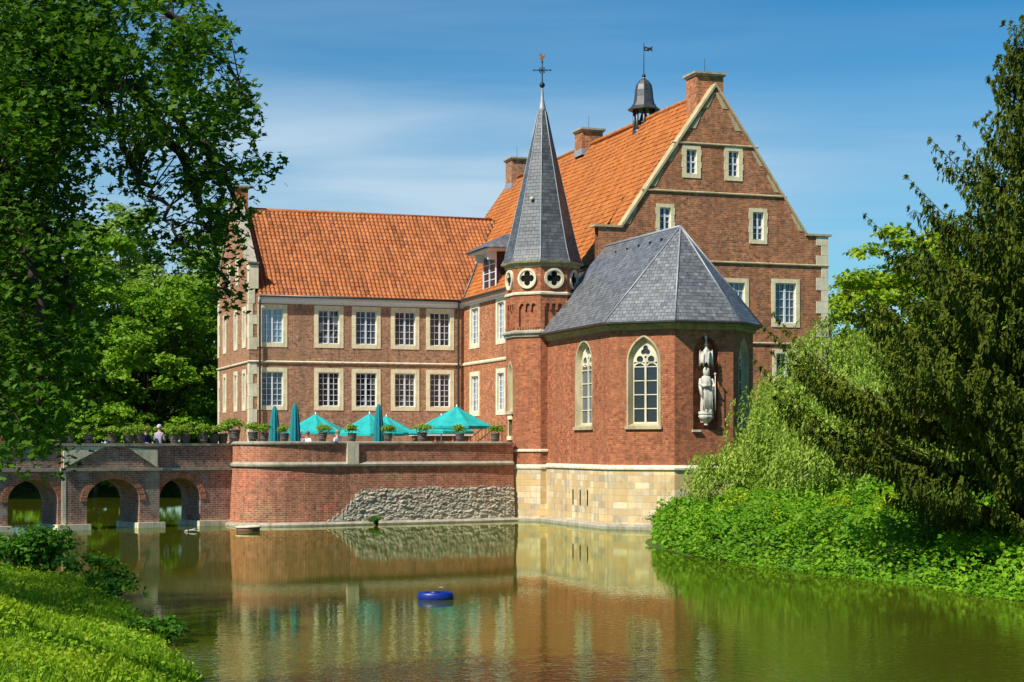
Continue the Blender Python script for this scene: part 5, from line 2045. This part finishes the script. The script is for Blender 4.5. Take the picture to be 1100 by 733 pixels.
Cs, Ns, Cr = [], [], []
for ri, (poly, ncl, per) in enumerate(regions):
    q = sample_poly(rng, poly, ncl)
    for (px, py) in q:
        gap = noise.noise((px * .03, py * .03, 4.2))
        if 78 < px < 150 and 140 < py < 215 and ri in (0, 4):
            continue
        if ri in (1,) and gap < -.05:
            continue
        if ri == 0 and px > 85 and gap < -.45 + .0016 * (py - 20) + .0006 * (px - 85):
            continue
        Y = rng.uniform(17.0, 22.5) if ri == 0 else rng.uniform(18.6, 20.8)
        c = at(px, py, Y) - FO
        cn = np.array(tuple(c))
        k = int(np.argmin(((LPa - cn) ** 2).sum(1)))
        b0 = Vector(LPa[k])
        midp = (b0 + c) / 2 + Vector((rng.normal() * .1, rng.normal() * .1, .12))
        if (c - b0).length < 1.7:
            tk.tube([b0, midp, c], [.011, .007, .004], 3, caps=False)
        nl_ = int(per * rng.uniform(.6, 1.2))
        wsp = .24 if (ri in (0, 4) and px < 90) else .15
        sp_ = np.clip(rng.normal(size=(nl_, 3)), -1.9, 1.9) * np.array([wsp, wsp, wsp * .6])
        p_ = cn + sp_
        p_[:, 2] -= .28 * (sp_[:, 0] ** 2 + sp_[:, 1] ** 2) / .1 * .35
        Cs.append(p_)
        Ns.append(np.array([0, -.1, .9]) + rng.normal(size=(nl_, 3)) * .5)
        Cr.append(np.clip(rng.uniform(0, .6) + rng.uniform(0, .4, nl_), 0, 1))
# rest of the crown outside the picture, so that the tree is whole and shades itself
off_cl = []
for k in range(150):
    d = rng.normal(size=3); d /= np.linalg.norm(d)
    p = np.array([-2.5, 3, 11.5]) + d * np.array([6.5, 6.0, 5.0]) * rng.uniform(.5, 1)
    wpt = FO + Vector(p)
    if wpt.y > 4:
        sxp = 550 + FPX * wpt.x / wpt.y; syp = HY - FPX * (wpt.z - HC) / wpt.y
        if sxp > -190 and syp > -190:
            continue
    off_cl.append((*p, 1.15))
    tk.tube([(0, 0, 7), Vector(p) * .6 + Vector((0, 0, 3)), Vector(p)], [.06, .04, .01], 4, caps=False)
p_, n_ = clump_points(rng, off_cl, 190)
Cs.append(p_); Ns.append(n_); Cr.append(rng.uniform(0, 1, len(p_)))
Cs, Ns, Cr = np.concatenate(Cs), np.concatenate(Ns), np.concatenate(Cr)
V, F = lobed_arrays(Cs, Ns, .09, rng)
tk.build('trunk', M['bark'], ft)
np_mesh('crown', V, F, M['leaf_near'], ft, Cr)


# ------------------------------------------------------------------ pots on the parapets
def pot_proto():
    t = thing('potted_plant', 'x', 'potted plant')
    p = MB()
    p.lathe([(.135, 0), (.15, .01), (.185, .2), (.20, .34), (.215, .35), (.215, .39), (.19, .39), (.17, .33)], 16)
    for z in (.1, .27):
        p.lathe([(.165 + z * .1, z), (.178 + z * .1, z + .005), (.18 + z * .1, z + .025), (.168 + z * .1, z + .03)], 16)
    p.build('tub', M['pot'], t)
    return t


PV = []
for sd_ in range(3):
    rng = np.random.default_rng(90 + sd_)
    cl = [(rng.normal() * .10, rng.normal() * .10, .54 + rng.uniform(-.04, .12), .24) for _ in range(7)]
    pts, nn = clump_points(rng, cl, 2600, tight=.22)
    V, F = leaf_arrays(pts, nn, .085, rng, 2.2)
    PV.append(np_mesh('plant', V, F, M['leaf_pot'], None, rng.uniform(0, 1, len(F))))
pot0 = pot_proto()
pots = [(64, 1, 'left end of the middle bridge section'), (76, 0, 'second pot from the left on the bridge parapet'), (97, 2, 'standing alone above the left of the middle arch'),
        (122, 0, 'above the crown of the middle bridge arch'), (139, 1, 'left of a pair right of the middle arch'), (151, 2, 'right of the pair right of the middle arch'),
        (189, 0, 'just right of the grey haired person'), (201, 1, 'second to the right of the grey haired person'), (220, 2, 'first of three near the bastion end of the bridge'),
        (232, 0, 'second of three near the bastion end of the bridge'), (241, 1, 'last on the bridge where it meets the bastion'),
        (252, 2, 'largest tub at the left edge of the round bastion'), (272, 0, 'left of the first closed parasol on the bastion'), (284, 1, 'touching the first closed parasol on the bastion'),
        (306, 2, 'between the two closed parasols on the bastion'), (347, 0, 'in front of the leftmost open parasol'), (379, 1, 'above the stone pilaster of the terrace wall'),
        (417.5, 2, 'just right of the lone closed parasol'), (454.6, 0, 'below the left tip of the big open parasol'), (495, 1, 'below the pole of the big open parasol'), (533, 2, 'last on the terrace wall by the tower')]
plk = ['low', 'dense', 'spiky', 'bushy']


def path_at(px):
    """point on the terrace wall line where the sight line to px meets it"""
    k = (px - 550) / FPX
    for i in range(len(tp) - 1):
        f0 = tp[i][0] - k * tp[i][1]; f1 = tp[i + 1][0] - k * tp[i + 1][1]
        if f0 * f1 <= 0:
            t = f0 / (f0 - f1)
            return (tp[i][0] + (tp[i + 1][0] - tp[i][0]) * t, tp[i][1] + (tp[i + 1][1] - tp[i][1]) * t)
    return tp[0]


for i, (px, kind, where) in enumerate(pots):
    if px < 246:
        x = bx(px)
        loc = (BOr[0] + x * bd[0] - .16 * bd[1], BOr[1] + x * bd[1] + .16 * bd[0], 3.462)
        gl_ = 'plant tubs along the bridge parapet'
    else:
        q = path_at(px)
        loc = (q[0] - .05, q[1] + .22, 3.542)
        gl_ = 'plant tubs along the terrace wall'
    if i == 0:
        t = pot0
    else:
        t = pot0.copy(); COL.objects.link(t)
        copy_children(pot0, t)
        for ch in list(t.children):
            if ch.name.startswith('plant'):
                bpy.data.objects.remove(ch)
    if i == 0:
        pass
    pc = PV[kind].copy(); COL.objects.link(pc); pc.parent = t
    t.location = loc
    t.rotation_euler.z = i * 1.7
    sc = 1.25 if px == 252 else rnd(.92, 1.08)
    t.scale = (sc, sc, sc * rnd(.95, 1.05))
    t['label'] = 'green plant in grey tub, ' + where
    t['group'] = gl_
for o in PV:
    bpy.data.objects.remove(o)


# ------------------------------------------------------------------ parasols
def parasol_open(label, px, Y, ytop, yedge, half, rz=0):
    p = at(px, ytop, Y)
    ze = at(px, yedge, Y).z
    r = half / FPX * Y
    t = thing('parasol', label, 'parasol', (p.x, Y, 2.42), rz, 'open turquoise parasols on the terrace')
    zt, ze = p.z - 2.42, ze - 2.42
    m = MB()
    n = 8
    up, dn = [], []
    segs = 5
    for k in range(n):
        a0, a1 = 2 * math.pi * k / n, 2 * math.pi * (k + 1) / n
        for j in range(segs):
            f0, f1 = j / segs, (j + 1) / segs

            def q(a, f):
                return (r * f * math.cos(a), r * f * math.sin(a), zt - (zt - ze) * f ** .93 - .0)

            def mdl(f):
                b_ = (np.array(q(a0, f)) + np.array(q(a1, f))) / 2
                b_[2] -= .045 * math.sin(f * math.pi)
                return tuple(b_)
            for (A_, B_) in (((a0, None), (None, None)),):
                pa0, pm0, pb0 = q(a0, f0), mdl(f0), q(a1, f0)
                pa1, pm1, pb1 = q(a0, f1), mdl(f1), q(a1, f1)
                m.poly([pa0, pa1, pm1, pm0]) if j else m.poly([pa0, pa1, pm1])
                m.poly([pm0, pm1, pb1, pb0]) if j else m.poly([pa0, pm1, pb1])
        # valance
        e0, e1 = (r * math.cos(a0), r * math.sin(a0)), (r * math.cos(a1), r * math.sin(a1))
        m.poly([(*e0, ze - .12), (*e1, ze - .12), (*e1, ze), (*e0, ze)])
    m.build('canopy', M['turq'], t)
    m = MB(); m.tube([(0, 0, 0), (0, 0, zt + .08)], .03, 8)
    m.lathe([(.3, .0), (.3, .06), (.06, .1)], 12)
    m.build('pole', M['white'], t)
    m = MB()
    for k in range(n):
        a = 2 * math.pi * k / n
        m.tube([(0, 0, zt - .05), (r * .97 * math.cos(a), r * .97 * math.sin(a), ze - .03)], .012, 4)
        m.tube([(0, 0, zt - .75), (r * .5 * math.cos(a), r * .5 * math.sin(a), zt - (zt - ze) * .55)], .01, 4)
    m.build('ribs', M['wood'], t)


def parasol_closed(label, px, Y, ytop):
    p = at(px, ytop, Y)
    t = thing('closed_parasol', label, 'parasol', (p.x, Y, 2.42), 0, 'closed turquoise parasols on the terrace')
    zt = p.z - 2.42
    m = MB()
    m.lathe([(.17, zt - 1.85), (.21, zt - 1.7), (.2, zt - 1.2), (.155, zt - .6), (.12, zt - .25), (.05, zt - .03), (.01, zt)], 32, mod=lambda t_, z: 1 + .16 * math.sin(8 * t_) )
    m.build('canopy', M['turqd'], t)
    m = MB(); m.tube([(0, 0, 0), (0, 0, zt - .03)], .025, 8)
    m.lathe([(.28, 0), (.28, .06), (.06, .1)], 12)
    m.build('pole', M['white'], t)


parasol_open('leftmost open turquoise parasol', 339, 86, 444.5, 464, 35, .2)
parasol_open('open turquoise parasol just behind the lone closed one', 397, 82.5, 444.0, 466, 37, .1)
parasol_open('open turquoise parasol half hidden right of the lone closed one', 415, 88, 447, 465, 36, .3)
parasol_open('largest open turquoise parasol in front near the tower', 490.6, 79.5, 436.5, 458, 41, .35)
parasol_open('low open turquoise parasol behind the largest one', 474, 86, 446, 463.5, 35, .1)
parasol_closed('leftmost closed turquoise parasol standing behind the bastion wall', 295, 75.5, 436)
parasol_closed('second closed turquoise parasol from the left behind the bastion wall', 317, 75.2, 433)
parasol_closed('closed turquoise parasol standing alone in front of the open ones', 406.8, 76.2, 434)

# wooden serving counter, steps rail
p = at(474, 0, 90)
ct = thing('wooden_counter', 'brown wooden serving counter under the low parasol by the wing', 'counter', (p.x, 90, 2.42), TH)
m = MB(); m.box(-1.5, -.4, 0, 1.5, .4, 1.45); m.build('body', M['wood'], ct)
m = MB(); m.box(-1.6, -.5, 1.45, 1.6, .5, 1.52); m.build('top', M['white'], ct)
m = MB()
for x in (-1.4, -.45, .5, 1.4):
    m.box(x - .04, -.42, 0.02, x + .04, -.402, 1.44)
m.build('trim', plain_mat('orange_wood', (.55, .27, .10), .6), ct)
# outside steps with iron railing by the inner corner
p = W(.6, 21)
stp = thing('stone_steps', 'stone steps with black iron railing beside the tower', 'steps', (p[0], p[1], 2.42), TH)
m = MB()
for k in range(5):
    m.box(-.2 + k * .3, -1.1, 0, 2.0, 1.1, .2 * (k + 1))
m.build('steps', M['stone_grey'], stp)
for y in (-1.05, 1.05):
    m = MB()
    m.tube([(-.1, y, 1.0), (1.2, y, 1.95), (2.0, y, 1.95)], .025, 6)
    for k in range(12):
        x = -.1 + k * .19
        zb_ = min(1.0, .2 * (int((x + .2) / .3) + 1)); zt_ = 1.0 + min(1.3, x + .1) / 1.3 * .95
        m.tube([(x, y, zb_), (x, y, zt_)], .014, 5)
    m.build('railing', M['iron'], stp)

# terrace tables hidden partly by the wall
GT = 'round white tables under the parasols'
tabs = [(345, 84, 'white round table under the leftmost open parasol'), (392, 80.5, 'white round table behind the lone closed parasol'), (430, 84, 'white round table left of the largest parasol'), (512, 80, 'white round table near the tower')]
for i, (px, Y, lb) in enumerate(tabs):
    p = at(px, 0, Y)
    t = thing('round_table', lb, 'table', (p.x, Y, 2.42), 0, GT)
    m = MB(); m.lathe([(.44, .70), (.45, .72), (.45, .75), (.44, .76)], 20); m.build('tabletop', M['white'], t)
    m = MB(); m.lathe([(.25, 0), (.25, .03), (.04, .06), (.035, .70)], 12); m.build('leg', M['iron'], t)


# ------------------------------------------------------------------ people
def person(label, loc, rz, shirt, hair, skin=(.55, .30, .20), trousers=(.05, .06, .09), sit=False, z=2.43, lean=0.0, hairlen=.0):
    t = thing('person', label, 'person', (loc[0], loc[1], z), rz)
    J = {}
    hip = .46 if sit else .92
    J['pel'] = (0, 0, hip + .02)
    J['belly'] = (0, -.02 + lean * .3, hip + .2)
    J['chest'] = (0, -.03 + lean * .8, hip + .42)
    J['neck'] = (0, -.04 + lean, hip + .58)
    J['head0'] = (0, -.06 + lean, hip + .66)
    J['head1'] = (0, -.07 + lean, hip + .76)
    J['head2'] = (0, -.06 + lean, hip + .83)
    R = {'pel': (.16, .12), 'belly': (.145, .11), 'chest': (.165, .115), 'neck': (.055, .055), 'head0': (.07, .08), 'head1': (.085, .1), 'head2': (.065, .075)}
    E = [('pel', 'belly'), ('belly', 'chest'), ('chest', 'neck'), ('neck', 'head0'), ('head0', 'head1'), ('head1', 'head2')]
    for s_, k in ((-1, 'l'), (1, 'r')):
        J['sh' + k] = (s_ * .18, -.03 + lean, hip + .50); R['sh' + k] = (.06, .06)
        J['el' + k] = (s_ * .24, -.06 + lean, hip + .24); R['el' + k] = (.045, .045)
        J['wr' + k] = (s_ * .16, -.27 + lean, hip + .20); R['wr' + k] = (.03, .03)
        J['ha' + k] = (s_ * .12, -.35 + lean, hip + .20); R['ha' + k] = (.035, .02)
        E += [('chest', 'sh' + k), ('sh' + k, 'el' + k), ('el' + k, 'wr' + k), ('wr' + k, 'ha' + k)]
        if sit:
            J['kn' + k] = (s_ * .13, -.44, .50); J['an' + k] = (s_ * .13, -.42, .09); J['to' + k] = (s_ * .13, -.58, .04)
        else:
            J['kn' + k] = (s_ * .11, -.02, .50); J['an' + k] = (s_ * .11, .02, .09); J['to' + k] = (s_ * .13, -.14, .04)
        R['kn' + k] = (.065, .065); R['an' + k] = (.045, .045); R['to' + k] = (.045, .03)
        J['th' + k] = (s_ * .1, -.02, hip - .04); R['th' + k] = (.095, .095)
        E += [('pel', 'th' + k), ('th' + k, 'kn' + k), ('kn' + k, 'an' + k), ('an' + k, 'to' + k)]
    keys = list(J)
    me = bpy.data.meshes.new('body')
    me.from_pydata([J[k] for k in keys], [(keys.index(a), keys.index(b_)) for a, b_ in E], [])
    o = bpy.data.objects.new('body', me)
    COL.objects.link(o)
    o.modifiers.new('skin', 'SKIN')
    if not me.skin_vertices:
        bm_ = __import__('bmesh').new(); bm_.from_mesh(me)
        bm_.verts.layers.skin.verify(); bm_.to_mesh(me); bm_.free()
    for i, k in enumerate(keys):
        me.skin_vertices[0].data[i].radius = R[k]
        me.skin_vertices[0].data[i].use_root = (k == 'pel')
    o.modifiers.new('sub', 'SUBSURF').levels = 2
    dg = bpy.context.evaluated_depsgraph_get()
    m2 = bpy.data.meshes.new_from_object(o.evaluated_get(dg))
    m2.name = 'body'
    o.modifiers.clear()
    o.data = m2
    m2.materials.clear()
    m2.materials.append(plain_mat('skin', skin, .6, var=.05)); m2.materials.append(plain_mat('shirt', shirt, .85, .2)); m2.materials.append(plain_mat('trousers', trousers, .85, .2))
    for pl_ in m2.polygons:
        c = pl_.center
        pl_.use_smooth = True
        if c.z > hip + .55 or (c.y < lean - .24 and c.z > hip + .1 and c.z < hip + .4):
            pl_.material_index = 0
        elif c.z > hip + .04 and not (sit and c.y < -.2 and c.z < hip + .12):
            pl_.material_index = 1
        else:
            pl_.material_index = 2
    o.parent = t
    hz = hip + .79
    m = MB()
    m.lathe([(.1 - .01, hz - .06 - hairlen), (.105, hz - .02), (.1, hz + .04), (.075, hz + .09), (.02, hz + .115)], 14, (0, -.045 + lean), sy=1.12)
    m.build('hair', plain_mat('hair', hair, .8, var=.2), t)
    # face: eyes, nose, mouth
    m = MB()
    m.ball((0, -.165 + lean, hip + .755), .014, 6, 4)
    m.build('nose', m2.materials[0], t)
    m = MB()
    for s_ in (-1, 1):
        m.ball((s_ * .033, -.152 + lean, hip + .775), .010, 6, 4)
    m.box(-.025, -.158 + lean, hip + .712, .025, -.145 + lean, hip + .72)
    m.build('eyes', M['dark'], t)
    if sit:
        chp = thing('chair', 'dark chair under the ' + label.split(' behind')[0].split(' under')[0].split(' right')[0], 'chair', (loc[0], loc[1], z), rz)
        m = MB(); m.box(-.22, -.24, .34, .22, .2, .37); m.build('seat', M['wood'], chp)
        m = MB(); m.box(-.22, .17, .37, .22, .2, .8); m.build('backrest', M['wood'], chp)
        for a_, b_ in ((-.19, -.2), (.19, -.2), (-.19, .16), (.19, .16)):
            m = MB(); m.tube([(a_, b_, 0), (a_, b_, .34)], .015, 5); m.build('leg', M['iron'], chp)
    return t


def bl(px, dy):
    x = bx(px)
    return (BOr[0] + x * bd[0] - dy * bd[1], BOr[1] + x * bd[1] + dy * bd[0])


person('person with red blond hair in a navy jacket on the bridge', bl(166.5, .9), PHI + .3, (.02, .03, .09), (.35, .14, .05), z=2.35, lean=.03)
person('grey haired person in a mauve grey top standing on the bridge', bl(181, .95), PHI + 2.2, (.33, .28, .36), (.5, .48, .46), z=2.44)
person('person in a pale blue shirt at the far left of the bridge', bl(1, 1.0), PHI, (.55, .65, .8), (.3, .2, .12), z=2.40)
person('person in a dark red shirt at the far left of the bridge', bl(13, .95), PHI + .4, (.35, .05, .05), (.08, .05, .03), z=2.25)
p = at(322, 0, 77.6); person('seated guest in a pink top behind the bastion wall', (p.x, p.y), .4, (.75, .45, .45), (.6, .58, .55), z=2.72, sit=True)
p = at(331, 0, 79); person('seated guest in a white shirt under the leftmost open parasol', (p.x, p.y), -.6, (.75, .75, .75), (.2, .12, .07), z=2.68, sit=True)
p = at(362, 0, 77.4); person('seated guest in a pale lilac shirt right of the leftmost open parasol', (p.x, p.y), .9, (.65, .6, .8), (.3, .18, .1), z=2.72, sit=True)

# ------------------------------------------------------------------ things on the water
p = at(468, 645.5, 38)
Yf = HC * FPX / (644 - HY)
px_ = at(468, 0, Yf)
fl = thing('blue_float', 'blue oval plastic float with a raised lid drifting on the moat', 'float', (px_.x, Yf, 0))
m = MB()
ringp = [(.34 * math.cos(2 * math.pi * k / 24), .22 * math.sin(2 * math.pi * k / 24), .06) for k in range(25)]
m.lathe([(.34, -.06), (.39, -.02), (.40, .05), (.395, .11), (.37, .15), (.33, .165), (.28, .155), (.24, .13)], 30, sy=.72)
m.build('hull', M['blue'], fl)
m = MB(); m.lathe([(.12, .10), (.13, .15), (.11, .18), (.05, .185)], 18, (-.02, 0), sy=.8)
m.build('lid', M['blue'], fl)
m = MB(); m.tube([(.09, -.02, .2), (.09, -.02, .27), (.15, -.02, .27), (.2, -.02, .19)], .012, 6)
m.build('handle', M['leadlight'], fl)
Yf = HC * FPX / (570.5 - HY); q = at(266.5, 0, Yf)
wt = thing('floating_tub', 'round weathered wooden tub afloat at the foot of the bastion', 'tub', (q.x, Yf, 0))
m = MB(); m.lathe([(.44, -.1), (.46, .0), (.47, .13)], 22); m.build('side', M['wood'], wt)
m = MB(); m.lathe([(.49, .13), (.5, .15), (.5, .19), (.46, .2), (.44, .17)], 22); m.build('rim', M['sandstone_white'], wt)
Yf = HC * FPX / (571.5 - HY); q = at(206, 0, Yf)
dw = MB()
dw.tube([(-.28, 0, .02), (0, .02, .07), (.22, -.05, .05)], [.03, .035, .015], 6)
dw.tube([(0, .02, .07), (.1, .25, .12), (.22, .4, .05)], [.028, .02, .01], 6)
dw.tube([(-.1, .0, .05), (-.2, -.12, .1)], [.02, .008], 5)
o = dw.build('driftwood', M['driftwood'], loc=(q.x, Yf, 0))
tag(o, 'pale forked driftwood floating beside the right bridge arch', 'driftwood')

# ------------------------------------------------------------------ render settings
vs = SC.view_settings
vs.view_transform = 'Standard'
vs.look = 'None'
vs.exposure = 0.32
vs.gamma = 1.0
vs.use_curve_mapping = False
SC.render.engine = 'CYCLES'
cy = SC.cycles
cy.use_denoising = True
cy.max_bounces = 8
cy.diffuse_bounces = 3
cy.glossy_bounces = 4
cy.transmission_bounces = 4
cy.transparent_max_bounces = 8
cy.sample_clamp_indirect = 6
cy.caustics_reflective = False
cy.caustics_refractive = False
